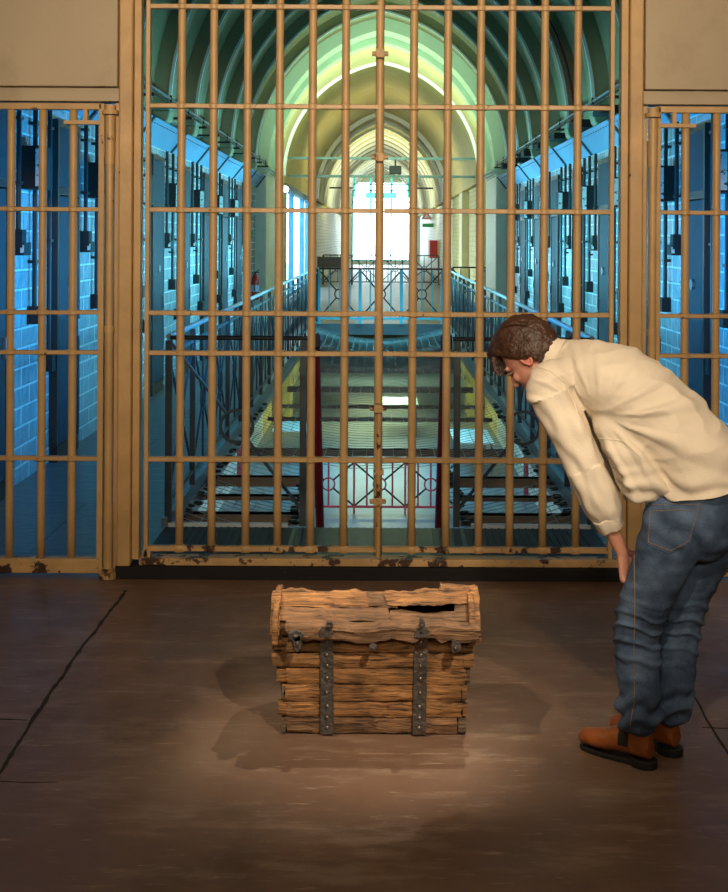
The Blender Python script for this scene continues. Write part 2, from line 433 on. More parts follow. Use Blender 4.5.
for i,y in enumerate([9.0+2.13*k for k in range(9)]):
    if RIBMESH is None:
        mb=arch_band(MB(),HA,SP,RISE,0,.24,0,.34)
        for s in (-1,1):     # rounded corbel under each foot
            mb.prism([(s*2.60,SP),(s*2.84,SP),(s*2.84,SP-.14),(s*2.72,SP-.20),(s*2.63,SP-.13)],.02,.32,'Y')
        o=struct('trim_%d'%tno,mb,RIB,bevel=.02); RIBMESH=o
        strip=obj('painted_highlight',arch_band(MB(),HA,SP,RISE,-.008,.03,-.012,.035),WHITEP,o,smooth=True)  # white strip painted in place of the bright lit line along the rib
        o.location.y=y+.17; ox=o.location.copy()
    else:
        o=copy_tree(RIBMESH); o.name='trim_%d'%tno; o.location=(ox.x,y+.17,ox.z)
    tno+=1
# big pale arch at the end of the hall
struct('wall_arch_hall',arch_band(MB(),HA-.06,SP,RISE-.05,0,.6,YA-.35,YA+1.2),ARCHP,smooth=True)
struct('trim_40',arch_band(MB(),HA-.16,SP,RISE-.20,0,.2,YA+.5,YA+1.0),ARCHP,smooth=True)
for s,nm in ((-1,'left'),(1,'right')):
    mb=MB().box((min(s*2.60,s*3.1),YA-.1,0),(max(s*2.60,s*3.1),31.0,3.5))
    for k in range(4):
        mb.box((min(s*(2.62-.05*k),s*2.9),YA-.15-.02*k,3.32+k*.05),(max(s*(2.62-.05*k),s*2.9),31.02,3.37+k*.05))
    struct('wall_pier_'+nm,mb,mat('cream white pier paint',(.74,.76,.66),.5,0,.05),bevel=.03)
# crossing: side walls set back, upper walls
for s,nm in ((-1,'left'),(1,'right')):
    x=s*5.2; sbox('wall_crossing_'+nm,(min(x,x+s*.2),30,0),(max(x,x+s*.2),34.5,8.5),BRICKY)
sbox('wall_crossing_near_left',(-5.4,29.9,0),(-3.11,30.1,8.5),BRICKX)
sbox('wall_crossing_near_right',(3.11,29.9,0),(5.4,30.1,8.5),BRICKX)
sbox('ceiling_crossing',(-5.4,29.6,8.5),(5.4,34.6,8.7),YELP)
sbox('wall_crossing_near_top',(-5.4,29.62,7.3),(5.4,29.89,8.5),ARCHP)
# wall facing us at Y=33.5 with pointed opening
def wall_arch(name,y0,y1,a,z0,h,W,H,m,extra=.0):
    P=arch_pts(a,z0,h,20); vs=[];fs=[]
    inner=[(-a,0)]+P+[(a,0)]
    outer=[(-W,0)]+[(-W if x<0 else W, z) for x,z in P]+[(W,0)]
    # outer line: sides up to spring, then fan to the top edge
    outer=[(-W,0)]; n=len(P)
    for i,(x,z) in enumerate(P):
        t=i/(n-1)
        if t<.25: outer.append((-W,z0+(H-z0)*t/.25))
        elif t<=.75: outer.append((-W+2*W*(t-.25)/.5,H))
        else: outer.append((W,H-(H-z0)*(t-.75)/.25))
    outer.append((W,0))
    for (x,z),(u,w) in zip(inner,outer): vs+=[(x,y0,z),(x,y1,z),(u,y1,w),(u,y0,w)]
    for i in range(len(inner)-1):
        o=i*4;q=o+4; fs+=[(o,q,q+1,o+1),(o+1,q+1,q+2,o+2),(o+2,q+2,q+3,o+3),(o+3,q+3,q,o)]
    fs+=[(0,1,2,3),(len(inner)*4-4,len(inner)*4-1,len(inner)*4-2,len(inner)*4-3)]
    return struct(name,MB().add(vs,fs),m)
wall_arch('wall_arch_crossing',33.5,34.0,2.64,3.6,3.08,5.4,8.5,mat('yellow green plaster',(.70,.66,.30),.6,0,.06))
struct('trim_41',arch_band(MB(),2.62,3.6,3.06,-.06,.02,33.38,33.499),WHITEP,smooth=True)
# second hall
H2=(2.64,3.5,3.5)
struct('ceiling_second_vault',arch_band(MB(),2.68,3.5,3.5,.0,.2,34.01,92),YELP,smooth=True)
sbox('wall_second_right_near',(2.85,34.01,0),(3.05,51,4.2),BRICKY)
sbox('wall_second_right',(2.85,51.001,0),(3.05,92,4.2),BRICKW)
sbox('trim_43',(2.62,40.5,0),(2.849,42.0,3.45),mat('cream pilaster paint',(.66,.60,.36),.5,0,.05))
sbox('wall_second_left_a',(-3.05,34.01,0),(-2.85,37.5,4.2),BRICKY)
sbox('wall_second_left_b',(-3.05,49.5,0),(-2.85,92,4.2),BRICKY)
sbox('wall_second_left_c',(-3.05,37.501,3.5),(-2.85,49.499,4.2),BRICKW)
for k in range(14):
    y=50+2.9*k
    struct('trim_%d'%(50+k),arch_band(MB(),2.56,3.5,3.40,-.02,.10,y,y+.22,16),WHITEP,smooth=True)
mb=arch_band(MB(),2.50,3.5,3.36,-.0,.16,49.6,49.9)
struct('trim_42',mb,WHITEP,smooth=True)
for s in (-1,1):
    sbox('trim_%d'%(70+(s>0)),(min(s*2.62,s*2.84),49.6,0),(max(s*2.62,s*2.84),50.1,3.5),WHITEP)
# end wall with a tall daylight window
mb=MB().box((-3.05,92,0),(-2.15,92.3,7.4)).box((2.15,92,0),(3.05,92.3,7.4)).box((-2.15,92,6.0),(2.15,92.3,7.4)).box((-2.15,92,0),(2.15,92.3,.25))
struct('wall_second_end',mb,WHITEP)
GLS=bpy.data.materials.new('clear window glass'); GLS.use_nodes=True
_n=GLS.node_tree.nodes; _n.remove(_n['Principled BSDF']); _t=_n.new('ShaderNodeBsdfTransparent'); _g=_n.new('ShaderNodeBsdfGlossy'); _g.inputs['Roughness'].default_value=.05
_m=_n.new('ShaderNodeMixShader'); _m.inputs[0].default_value=.06
GLS.node_tree.links.new(_t.outputs[0],_m.inputs[1]); GLS.node_tree.links.new(_g.outputs[0],_m.inputs[2]); GLS.node_tree.links.new(_m.outputs[0],_n['Material Output'].inputs[0])
w=struct('window_1',MB().box((-2.15,92.1,.25),(2.15,92.13,6.0)),GLS)
mb=MB()
for x in (-2.1,-.72,0,.72,2.1): mb.box((x-.05,92.0,.25),(x+.05,92.1,6.0))
for z in (.3,3.9,4.6,5.9): mb.box((-2.15,92.0,z-.05),(2.15,92.1,z+.05))
obj('window_frame',mb,CYANP,w)
# blue framed opening in the left wall of the second hall
w2=struct('window_2',MB().box((-2.98,37.55,.1),(-2.95,49.45,3.45)),GLS)
mb=MB()
for y in (37.6,40.6,46.0,49.4): mb.box((-3.0,y-.10,.1),(-2.84,y+.10,3.45))
for z in (.15,3.4): mb.box((-3.0,37.5,z-.06),(-2.84,49.5,z+.06))
obj('window_frame',mb,mat('blue window frame',(.03,.25,.50),.4),w2)

# side coving panels with brackets (below the vault)
def coving(s,label):
    root=empty('coving_panel',(s*HW,18,3.1),label,'coving')
    for k in range(9):
        y0=Y0+.1+k*2.35; y1=min(y0+2.33,YA-.2)
        obj('panel',MB().prism([(s*2.845,3.10),(s*2.83,3.08),(s*2.62,3.34),(s*2.66,3.37),(s*2.845,3.37)],y0,y1,'Y'),LEDGE,root)
        mb=MB().prism([(s*2.846,3.085),(s*2.81,3.065),(s*2.60,3.33),(s*2.64,3.35)],y1-.05,y1+.02,'Y')
        obj('bracket',mb,mat('bracket grey',(.04,.05,.06),.5),root)
    mb=MB()
    for k in range(120):
        y=Y0+.2+k*.17
        mb.ball((s*2.655,y,3.285),.009,3)
    obj('rivet_row',mb,DARKM,root)
    return root
coving(-1,'long pale blue sloping coving panel above the left cell doors')
coving(1,'long pale blue sloping coving panel above the right cell doors')
def pipe_run(s,label):
    root=empty('ceiling_pipe',(s*2.56,18,3.6),label,'pipe')
    obj('pipe',MB().tube([(s*2.56,Y0+.1,3.62),(s*2.56,YA-.4,3.62)],.018,8),STEEL,root,smooth=True)
    obj('pipe',MB().tube([(s*2.52,Y0+.1,3.54),(s*2.52,YA-.4,3.54)],.014,8),DARKM,root,smooth=True)
    for k in range(15):
        y=8.2+k*1.38
        obj('pipe_bracket',MB().box((min(s*2.5,s*2.85),y,3.50),(max(s*2.5,s*2.85),y+.05,3.53)).box((s*2.55-.012,y+.01,3.5),(s*2.55+.012,y+.03,3.66)),DARKM,root)
    if s>0:
        for k in range(10):
            y=8.6+k*1.9
            obj('cable_tray_box',MB().box((2.5,y,3.40),(2.80,y+.5,3.49)),BOXM,root)
    return root
pipe_run(-1,'thin steel service pipe running under the vault on the left')
pipe_run(1,'thin steel service pipe with dark tray boxes under the vault on the right')
for i,(y,) in enumerate(((17.6,),(20.5,),(25.2,))):
    P=[p for p in arch_pts(HA,SP,RISE,20) if p[0]>0]
    xs=[(x,z) for x,z in P if z<5.1-.25*i]
    tag(obj('red_conduit',MB().tube([(x+.10,y-.12,z) for x,z in xs],.02,6),REDP,smooth=True),
        ('nearest','middle','farthest')[i]+' of the dark red conduits climbing the right side of the vault','conduit','red conduits on the vault')

# cell doors, conduits, boxes
DY=[9.0+2.23*k for k in range(9)]
DY=[8.95,11.15,13.4,15.65,17.85,20.1,22.35,24.6]
ordn=['nearest','second','third','fourth','fifth','sixth','seventh','eighth']
def cell_door(s):
    xi=s*(HW-.001); xo=s*(HW-.07)
    a,b=min(xi,xo),max(xi,xo)
    root=empty('cell_door',(s*HW,0,0),'x','door','cell doors on the %s wall'%('left' if s<0 else 'right'))
    obj('door_leaf',MB().box((a+.01*(s>0)+.0,-.33,.14),(b-.0,.33,2.30)),DOORM,root,bevel=.008)
    obj('door_plinth',MB().box((a,-.38,.0),(b,.38,.138)),BLACKR,root)
    fr=MB().box((a,-.40,.139),(b,-.34,2.96)).box((a,.34,.139),(b,.40,2.96)).box((a,-.339,2.9),(b,.339,2.96)).box((a,-.339,2.31),(b,.339,2.38))
    obj('door_frame',fr,DARKM,root)
    obj('transom_panel',MB().box((a+.02*(s<0),-.338,2.381),(b-.02*(s>0),.338,2.899)),DOORM,root)
    c=s*(HW-.095)
    obj('door_handle',MB().tube([(s*(HW-.06),.24,1.05),(c,.24,1.05),(c,.24,1.2),(s*(HW-.06),.24,1.2)],.012,6),STEEL,root)
    obj('spyhole',MB().tube([(s*(HW-.05),0,1.55),(s*(HW-.085),0,1.55)],.05,10),STEEL,root)
    return root
def dark_box(s,z0,z1,ly,d,name,cat,labelp):
    root=empty(name,(s*HW,0,z0),'x',cat)
    a,b=sorted((s*(HW-.001),s*(HW-d)))
    obj('casing',MB().box((a,-ly/2,z0),(b,ly/2,z1)),BOXM,root,bevel=.006)
    if labelp:
        c0,c1=sorted((s*(HW-d*.72),s*(HW-d*1.0)))
        obj('label_plate',MB().box((c0,-ly/2-.004,z0+.02),(c1,-ly/2-.0005,z1-.02)),LABELM,root)
    return root
def conduit(s,z0,dy):
    root=empty('wall_conduit',(s*HW,0,z0),'x','conduit')
    x=s*(HW-.045)
    obj('pipe',MB().tube([(x,0,z0),(x,0,3.07)],.020,8),DARKM,root,smooth=True)
    a,b=sorted((s*(HW-.001),s*(HW-.09)))
    obj('end_box',MB().box((a,-.06,z0-.14),(b,.06,z0)),BOXM,root)
    for zz in (z0+.35,z0+.95,2.85):
        if zz<3: obj('clip',MB().box((min(s*HW,s*(HW-.07)),-.045,zz),(max(s*HW,s*(HW-.07)),.045,zz+.025)),DARKM,root)
    return root
for s,side in ((-1,'left'),(1,'right')):
    protos=None
    for i,y in enumerate(DY):
        if protos is None:
            protos=(cell_door(s),dark_box(s,2.32,2.66,.30,.20,'alarm_box','box',True),dark_box(s,1.80,1.90,.20,.10,'switch_box','box',True),conduit(s,2.0,0),conduit(s,1.38,0),conduit(s,.95,0))
            inst=protos
        else: inst=[copy_tree(p) for p in protos]
        offs=(0,.98,.78,.72,1.18,1.62)
        if i==0: pass
        gname=['cell doors along the %s wall','black alarm boxes along the %s wall','small switch boxes along the %s wall','short conduits along the %s wall','long conduits along the %s wall','low conduits along the %s wall']
        lab=['%s dark slate cell door from the gates, in the %s brick wall',
             '%s black alarm box from the gates, high on the %s brick wall',
             '%s small black switch box from the gates, on the %s brick wall',
             '%s short dark conduit from the gates, dropping down the %s wall',
             '%s long dark conduit from the gates, dropping down the %s wall',
             '%s low-reaching dark conduit from the gates, on the %s wall']
        for o,dy,g,l in zip(inst,offs,gname,lab):
            o.location.y=y+dy; o['group']=g%side; o['label']=l%(ordn[i],side)

# ---- railings
def xpanel(p0,p1,z0,z1,nb=4,both=True,r=.011,ring=True,flip=False):
    """bars of one railing panel: verticals, diagonals, ring"""
    p0=V(p0);p1=V(p1);d=(p1-p0); n=d.normalized()
    A=p0+V((0,0,z0));B=p1+V((0,0,z0));Cc=p0+V((0,0,z1));D=p1+V((0,0,z1)); mid=(A+D)/2; rr=min(.11,d.length*.16)
    vert=MB()
    for k in range(nb):
        q=p0+d*((k+1)/(nb+1)); vert.tube([q+V((0,0,z0)),q+V((0,0,z1))],r,6)
    dg=MB()
    prs=[(Cc,B),(A,D)] if both else ([(A,D)] if flip else [(Cc,B)])
    for a,b in prs:
        t=(b-a).normalized()
        dg.tube([a,mid-t*rr],r,6); dg.tube([mid+t*rr,b],r,6)
    rg=MB().tube([mid+n*rr*math.cos(2*math.pi*k/20)+V((0,0,rr*math.sin(2*math.pi*k/20))) for k in range(20)],r*.9,6,closed=True) if ring else None
    return vert,dg,rg
def long_rail(s,label):
    x=s*1.44; ya=8.51; n=18; L=(YA-.1-ya)/n
    root=empty('gallery_railing',(x,(ya+YA)/2,0),label,'railing')
    obj('handrail',MB().tube([(x,ya,1.27),(x,YA-.1,1.27)],.021,10),STEEL,root,smooth=True)
    obj('bottom_rail',MB().box((x-.012,ya,.14),(x+.012,YA-.1,.17)),RAILM,root)
    obj('middle_rail',MB().box((x-.010,ya,1.14),(x+.010,YA-.1,1.165)),RAILM,root)
    # panel pieces share their meshes
    v,d,r=xpanel((x,0,0),(x,L,0),.16,1.15,1,True,.009)
    protos=[]
    base=V((x,0,0))
    for i in range(n):
        for j,(nm,mb) in enumerate((('baluster_set',v),('diagonal_brace',d),('ring',r))):
            if i==0:
                o=obj(nm,mb,RAILM,root); protos.append(o); o.location.y=0
                o.location=V((0,ya,0))+V((0,0,0))
                # mesh was built relative to the root; shift to the first bay
            else:
                o=protos[j].copy(); C.objects.link(o); o.parent=root
                o.location=V((0,ya+i*L,0))
    for i in range(n+1):
        y=ya+i*L
        obj('post',MB().box((x-.020,y-.020,.05),(x+.020,y+.020,1.245)),RAILM,root)
    return root
long_rail(-1,'long steel-topped gallery railing along the left walkway')
long_rail(1,'long steel-topped gallery railing along the right walkway')
def end_rail(s,label):
    y=8.46; xi=s*.52; xo=s*1.42
    root=empty('stairhead_railing',((xi+xo)/2,y,0),label,'railing')
    obj('top_rail',MB().tube([(xo,y-.01,1.27),(s*.49,y-.01,1.27)],.016,8),BLACKR,root,smooth=True)
    obj('post',MB().box((xi-.022,y-.022,-.0),(xi+.022,y+.022,1.252)),RAILM,root)
    obj('post',MB().box((xo-.014,y-.018,-.0),(xo+.014,y+.018,1.252)),RAILM,root)
    v,d,r=xpanel((xo,y,0),(xi,y,0),.10,1.24,0,False,.012)
    obj('diagonal_brace',d,RAILM,root); obj('ring',r,RAILM,root)
    return root
end_rail(-1,'short black-topped railing with a ring, left of the stair head')
end_rail(1,'short black-topped railing with a ring, right of the stair head')
# dark red stair handrails and the steep stair
root=empty('steel_staircase',(0,9.2,-2.9),'steep steel staircase going down between two dark red handrails','stairs')
ys,ye=8.50,10.35
for s in (-1,1):
    x=s*.445
    obj('handrail',MB().tube([(x-s*.02,8.46,1.24),(x,8.50,1.265),(x,8.56,1.20),(x,8.62,1.1),(x,ye-.1,-1.8)],[.03,.034,.034,.032,.032],10),REDP,root,smooth=True)
    obj('stringer',MB().prism([(8.48,-.02),(8.48,-.30),(ye-.15,-2.9),(ye+.1,-2.9)],x-.018,x+.018,'X'),DARKM,root)
    obj('newel_cap',MB().box((x-.04,8.44,1.20),(x+.04,8.53,1.30)),BLACKR,root,bevel=.012)
for k in range(13):
    t=(k+.5)/13; y=8.5+(ye-8.5)*t; z=-.05-2.85*t
    obj('tread',MB().box((-.42,y-.10,z-.03),(.42,y+.12,z)),GRATE,root)
# far barrier, cyan
def barrier(name,x0,x1,y,z0,z1,n,m,label,mtop):
    root=empty(name,((x0+x1)/2,y,z0),label,'railing'); pw=.018 if m is PINKP else .035
    obj('top_rail',MB().box((x0,y-.02,z1-.04),(x1,y+.02,z1)),mtop,root)
    obj('bottom_rail',MB().box((x0,y-.015,z0+.10),(x1,y+.015,z0+.14)),m,root)
    for i in range(n+1):
        x=x0+(x1-x0)*i/n
        obj('post',MB().box((x-pw,y-pw,z0),(x+pw,y+pw,z1-.04)),m,root)
    for i in range(n):
        a=x0+(x1-x0)*i/n;b=x0+(x1-x0)*(i+1)/n
        v,d,r=xpanel((a,y,z0),(b,y,z0),.13,z1-z0-.05,3,True,.016)
        obj('baluster_set',v,m,root); obj('diagonal_brace',d,DARKM,root); obj('ring',r,PINKP if m is PINKP else DARKM,root)
    return root
barrier('landing_barrier',-1.40,1.40,YA-.05,.0,1.27,3,CYANP,'cyan barrier with crossed braces closing the far end of the open well',DARKM)
barrier('lower_barrier',-1.35,1.35,22.0,-2.9,-1.95,3,PINKP,'pinkish red barrier on the lower floor, seen between the stair handrails',PINKP)
barrier('crossing_barrier',1.9,4.6,33.2,0,1.20,3,RAILM,'dark railing across the yellow crossing on the right',DARKM)
# far handrail lines in the second hall
barrier('hall_barrier',-2.4,2.4,52,0,1.25,4,RAILM,'distant dark railing in front of the bright end window',DARKM)
tag(obj('brown_board',MB().box((-1.44,YA-.09,1.275),(-.78,YA-.03,1.52)),PLANKM,bevel=.01),'brown board on top of the cyan barrier, at its left end','board')

# ---- net, beams
net=MB(); NS=.15
def sagz(x,y): return -.06-.26*(1-(x/1.42)**2)+.02*math.sin(y*2.2)+.015*noise.noise(V((x*2,y,0)))
def blocked(x,y): return abs(x)<.56 and y<12.2
xs=[-1.42+.142*i for i in range(21)]
for x in xs:
    seg=[]; y=8.50
    while y<YA-.1:
        if blocked(x,y):
            y+=.3; continue
        seg.append((x+.012*noise.noise(V((x*9,y*.8,4))),y,sagz(x,y))); y+=.30
    net.tube(seg,.0035,4)
y=8.6
while y<YA-.1:
    if y<12.2:
        for s in (-1,1):
            net.tube([(s*q,y+.02*noise.noise(V((q*3,y*5,s))),sagz(q,y)) for q in (1.43,1.2,1.0,.8,.6)],.0035,4)
    else:
        net.tube([(q,y+.02*noise.noise(V((q*3,y*5,1))),sagz(q,y)) for q in (-1.43,-1.2,-.9,-.6,-.3,0,.3,.6,.9,1.2,1.43)],.0035,4)
    y+=NS
netobj=tag(obj('safety_net',net,WIRE),'sagging wire safety net stretched across the open well','net')
def ybeam(py): return F*(EYE+.1)/(py-VY)
bl=[('nearest','both'),('second','both'),('third','both'),('nearest','all'),('second','all'),('third','all'),('fourth','all'),('fifth','all'),('farthest','all')]
by=[9.29,9.93,10.72,13.55,15.9,17.1,19.2,22.0,25.0]; bh=[.08,.03,.08,.07,.04,.04,.08,.08,.08]
for (w_,md),y,h in zip(bl,by,bh):
    mb=MB(); z1=-.10
    if md=='both':
        for s in (-1,1):
            a,b=sorted((s*.60,s*1.425)); mb.box((a,y-.05,z1-h-.2),(b,y+.05,z1-.2)) if False else mb.box((a,y-.045,z1-h),(b,y+.045,z1))
        # the pieces left and right of the stair are two things
        for s,sd in ((-1,'left'),(1,'right')):
            a,b=sorted((s*.60,s*1.425))
            tag(obj('cross_beam',MB().box((a,y-.045,z1-h),(b,y+.045,z1)).box((a,y-.06,z1-.012),(b,y+.06,z1)),BEAM),
                '%s short brown steel beam across the well, %s of the stairs'%(w_,sd),'beam','short beams beside the stairs')
    else:
        tag(obj('cross_beam',MB().box((-1.425,y-.045,-.34-h),(1.425,y+.045,-.34)).box((-1.425,y-.06,-.352),(1.425,y+.06,-.34)),BEAM),
            '%s brown steel beam from the gates, spanning the whole well'%w_,'beam','beams spanning the well')
# small dark net clips bunched along the edges
for s,sd in ((-1,'left'),(1,'right')):
    mb=MB()
    for k in range(60):
        y=8.6+k*.11
        for q in (1.40,.62) if y<11 else (1.40,):
            if random.random()<.8: mb.ell((s*q+random.uniform(-.03,.03),y,-.07+random.uniform(-.03,.02)),[(.035,0,0),(0,.022,0),(0,0,.018)],4)
    tag(obj('net_clips',mb,DARKM,netobj,smooth=True),kind='stuff')

# ---- lower floor furniture seen through the net
def low_table(x,y,w,d,h,m,label):
    root=empty('display_table',(x,y,-2.9),label,'table')
    obj('tabletop',MB().box((x-w/2,y-d/2,-2.9+h-.04),(x+w/2,y+d/2,-2.9+h)),m,root,bevel=.01)
    for sx in (-1,1):
        for sy in (-1,1):
            cx=x+sx*(w/2-.05); cy=y+sy*(d/2-.05); obj('leg',MB().box((cx-.02,cy-.02,-2.9),(cx+.02,cy+.02,-2.9+h-.041)),STEEL,root)
    return root
low_table(.45,31.5,1.0,1.6,.75,mat('cyan reflection top',(.45,.80,.95),.15,0,.03),'pale cyan table shape standing in for a bluish reflection on the lower floor, seen through the net behind the middle bars')  # added table; its cyan top imitates a bluish reflection below the net
low_table(-1.9,27.5,.8,1.8,.75,mat('white table top',(.8,.82,.8),.3),'white table on the lower floor by the left wall')
low_table(1.9,26,.8,1.8,.75,MATS['white table top'],'white table on the lower floor by the right wall')
for i,(x,y,m,l) in enumerate(((-2.75,24.5,PINKP,'left'),(2.75,23.5,PINKP,'right'))):
    tag(obj('lower_pipe',MB().tube([(x,y,-2.9),(x,y,-.2)],.05,8),m,smooth=True),'red vertical pipe on the %s wall of the lower floor'%l,'pipe')
def locker(x,y,m,l):
    root=empty('metal_locker',(x,y,-2.9),l,'locker')
    obj('body',MB().box((x-.22,y-.5,-2.9),(x+.22,y+.5,-1.1)),m,root,bevel=.01)
    s=1 if x<0 else -1
    obj('locker_door',MB().box((x+s*.221-.006,y-.47,-2.84),(x+s*.221+.012,y+.47,-1.14)),m,root,bevel=.004)
    obj('handle',MB().box((x+s*.24-.01,y+.35,-2.0),(x+s*.24+.01,y+.38,-1.85)),DARKM,root)
locker(-2.6,33.5,mat('yellow locker paint',(.50,.46,.16),.5),'yellow locker on the lower floor, against the left wall')
locker(2.6,34.5,MATS['yellow locker paint'],'yellow locker on the lower floor, against the right wall')

# ---- fire extinguisher by the left pier
ex=empty('fire_extinguisher',(-2.52,26.9,.60),'red fire extinguisher with a white label hanging at the far end of the left wall','extinguisher')
cx,cy=-2.70,26.9; ex.location.x=cx
prof=[(.0,.60),(.075,.605),(.085,.63),(.085,1.02),(.07,1.09),(.035,1.13),(.03,1.16),(0,1.165)]
obj('cylinder_body',MB().rings([[(cx+max(r,.001)*math.cos(2*math.pi*k/18),cy+max(r,.001)*math.sin(2*math.pi*k/18),z) for k in range(18)] for r,z in prof]),REDX,ex,smooth=True)
obj('label_band',MB().rings([[(cx+.0865*math.cos(2*math.pi*k/18),cy+.0865*math.sin(2*math.pi*k/18),z) for k in range(18)] for z in (.78,.93)],cap=False),mat('pale extinguisher label',(.5,.45,.6),.5),ex,smooth=True)
obj('valve',MB().box((cx-.02,cy-.02,1.16),(cx+.02,cy+.02,1.21)).tube([(cx,cy,1.20),(cx+.08,cy-.02,1.25)],.01,6).tube([(cx,cy,1.19),(cx+.09,cy-.02,1.20)],.01,6),BLACKR,ex)
obj('hose',MB().tube([(cx-.02,cy-.02,1.18),(cx-.05,cy-.09,1.2),(cx-.02,cy-.12,1.05),(cx,cy-.11,.8)],.010,6),BLACKR,ex,smooth=True)
obj('wall_hook',MB().box((-2.853,cy-.02,1.08),(cx-.03,cy+.02,1.11)),STEEL,ex)
for s,sd in ((-1,'left'),(1,'right')):
    a,b=sorted((s*2.849,s*2.83))
    tag(obj('exit_sign',MB().box((a,27.6,1.95),(b,27.85,2.1)),GREEN,bevel=.004),'small green sign on the %s hall wall near its far end'%sd,'sign')
# things in the second hall
def wallsign(y,z0,z1,d,m,label,name): 
    tag(obj(name,MB().box((2.46,y-.01,z0),(2.845,y+d,z1)),m,bevel=.01),label,'box' if 'box' in name else 'sign')
wallsign(63,0.95,1.85,1.9,SIGNR,'red box on the white right wall of the far hall','red_wall_box')
t=obj('triangle_sign',MB().prism([(2.25,3.0),(2.84,3.0),(2.55,3.55)],70,70.05,'Y'),mat('pink sign enamel',(.75,.25,.30),.5)); tag(t,'pink and white triangular sign high on the right side of the far hall','sign')
obj('sign_center',MB().prism([(2.40,3.08),(2.70,3.08),(2.55,3.36)],69.98,69.999,'Y'),WHITEP,t)
tag(obj('green_notice',MB().box((2.25,68,2.55),(2.853,68.06,2.75)),GREEN),'small green notice under the triangular sign in the far hall','sign')
# tie rods and floodlight of the far hall
for i,(y,z,x0) in enumerate(((34.3,4.10,2.6),(34.6,3.62,2.6),(49.3,4.35,2.6))):
    tag(obj('tie_beam',MB().box((-x0,y,z),(x0,y+.08,z+.07)),mat('grey green steel',(.16,.26,.26),.4,.2)),
        ('upper tie beam','lower tie beam','distant tie beam')[i]+' crossing the opening below the far arch','beam')
fl=empty('floodlight',(.38,34.3,3.65),'boxy dark floodlight under the tie beams, right of the meeting bars','lamp')
obj('lamp_housing',MB().box((.22,34.2,3.70),(.55,34.45,3.93)),DARKM,fl,bevel=.02)
obj('bracket',MB().box((.36,34.3,3.93),(.41,34.36,4.10)),DARKM,fl)
# hanging gantry of lamps before the window
gm=empty('lighting_gantry',(0,60,3.0),'dark gantry of crossed bars silhouetted against the bright end window','gantry')
mb=MB()
for z in (4.5,4.2): mb.box((-1.35,60,z),(1.35,60.06,z+.06))
for x in (-1.3,-.5,.5,1.3): mb.box((x-.05,60,3.0 if abs(x)<1 else 3.9),(x+.05,60.06,4.9))
obj('frame',mb,CYANP,gm); obj('lamp_housing',MB().box((-.75,59.9,3.85),(.75,60.2,4.12)),CYANP,gm,bevel=.03)
obj('side_tubes',MB().tube([(-2.6,60,4.35),(-1.35,60,4.35)],.04,6).tube([(1.35,60,4.35),(2.6,60,4.35)],.04,6),DARKM,gm)
lmp=empty('wall_lamp',(-2.5,35.2,3.3),'glowing lamp at the left of the crossing, beside the white pier','lamp')
obj('bulb_globe',MB().ball((-2.68,34.9,3.30),.09,10),mat('lit lamp glass',(1,1,1),.3,emis=(.9,1,1),estr=14),lmp,smooth=True)
obj('lamp_arm',MB().box((-2.85,34.88,3.36),(-2.64,34.92,3.41)),DARKM,lmp)

# ============================================================ THE CHEST
def wood_mat(name,dark,lite,sc=1.):
    m=bpy.data.materials.new(name); m.use_nodes=True; nt=m.node_tree; N=nt.nodes; L=nt.links; b=N['Principled BSDF']
    tc=N.new('ShaderNodeTexCoord'); mp=N.new('ShaderNodeMapping'); mp.inputs['Scale'].default_value=(2.6,16,34)
    L.new(tc.outputs['Object'],mp.inputs['Vector'])
    d=N.new('ShaderNodeTexNoise'); d.inputs['Scale'].default_value=5; d.inputs['Detail'].default_value=3; L.new(tc.outputs['Object'],d.inputs['Vector'])
    ad=N.new('ShaderNodeMix'); ad.data_type='RGBA'; ad.blend_type='ADD'; ad.inputs['Factor'].default_value=1.6
    L.new(mp.outputs[0],ad.inputs['A']); L.new(d.outputs['Color'],ad.inputs['B'])
    n=N.new('ShaderNodeTexNoise'); n.inputs['Scale'].default_value=3.2*sc; n.inputs['Detail'].default_value=9; n.inputs['Roughness'].default_value=.62
    L.new(ad.outputs['Result'],n.inputs['Vector'])
    r=N.new('ShaderNodeValToRGB'); e=r.color_ramp.elements; e[0].position=.33; e[0].color=dark+(1,); e[1].position=.74; e[1].color=lite+(1,)
    q=e.new(.46); q.color=tuple((a*.60+c*.40) for a,c in zip(dark,lite))+(1,)
    L.new(n.outputs['Fac'],r.inputs['Fac'])
    big=N.new('ShaderNodeTexNoise'); big.inputs['Scale'].default_value=6; big.inputs['Detail'].default_value=4; L.new(tc.outputs['Object'],big.inputs['Vector'])
    rr=N.new('ShaderNodeMapRange'); rr.inputs['From Min'].default_value=.35; rr.inputs['From Max'].default_value=.65; rr.inputs['To Min'].default_value=.55; rr.inputs['To Max'].default_value=1.15
    L.new(big.outputs['Fac'],rr.inputs['Value'])
    mx=N.new('ShaderNodeMix'); mx.data_type='RGBA'; mx.blend_type='MULTIPLY'; mx.inputs['Factor'].default_value=1
    L.new(r.outputs['Color'],mx.inputs['A']); L.new(rr.outputs[0],mx.inputs['B'])
    L.new(mx.outputs['Result'],b.inputs['Base Color']); b.inputs['Roughness'].default_value=.72
    bp=N.new('ShaderNodeBump'); bp.inputs['Strength'].default_value=1; bp.inputs['Distance'].default_value=.012
    L.new(n.outputs['Fac'],bp.inputs['Height']); L.new(bp.outputs[0],b.inputs['Normal'])
    return m
WOOD=wood_mat('weathered orange wood',(.026,.010,.004),(.60,.29,.105))
WOODD=wood_mat('weathered dark driftwood',(.045,.022,.012),(.36,.19,.09))
WOODG=wood_mat('greyed end wood',(.04,.026,.017),(.26,.17,.105))
IRON=mat('old grey iron',(.11,.10,.092),.5,.65,.35,14,.7,60,col2=(.10,.045,.02),c2scale=12,c2lo=.55,c2hi=.7)
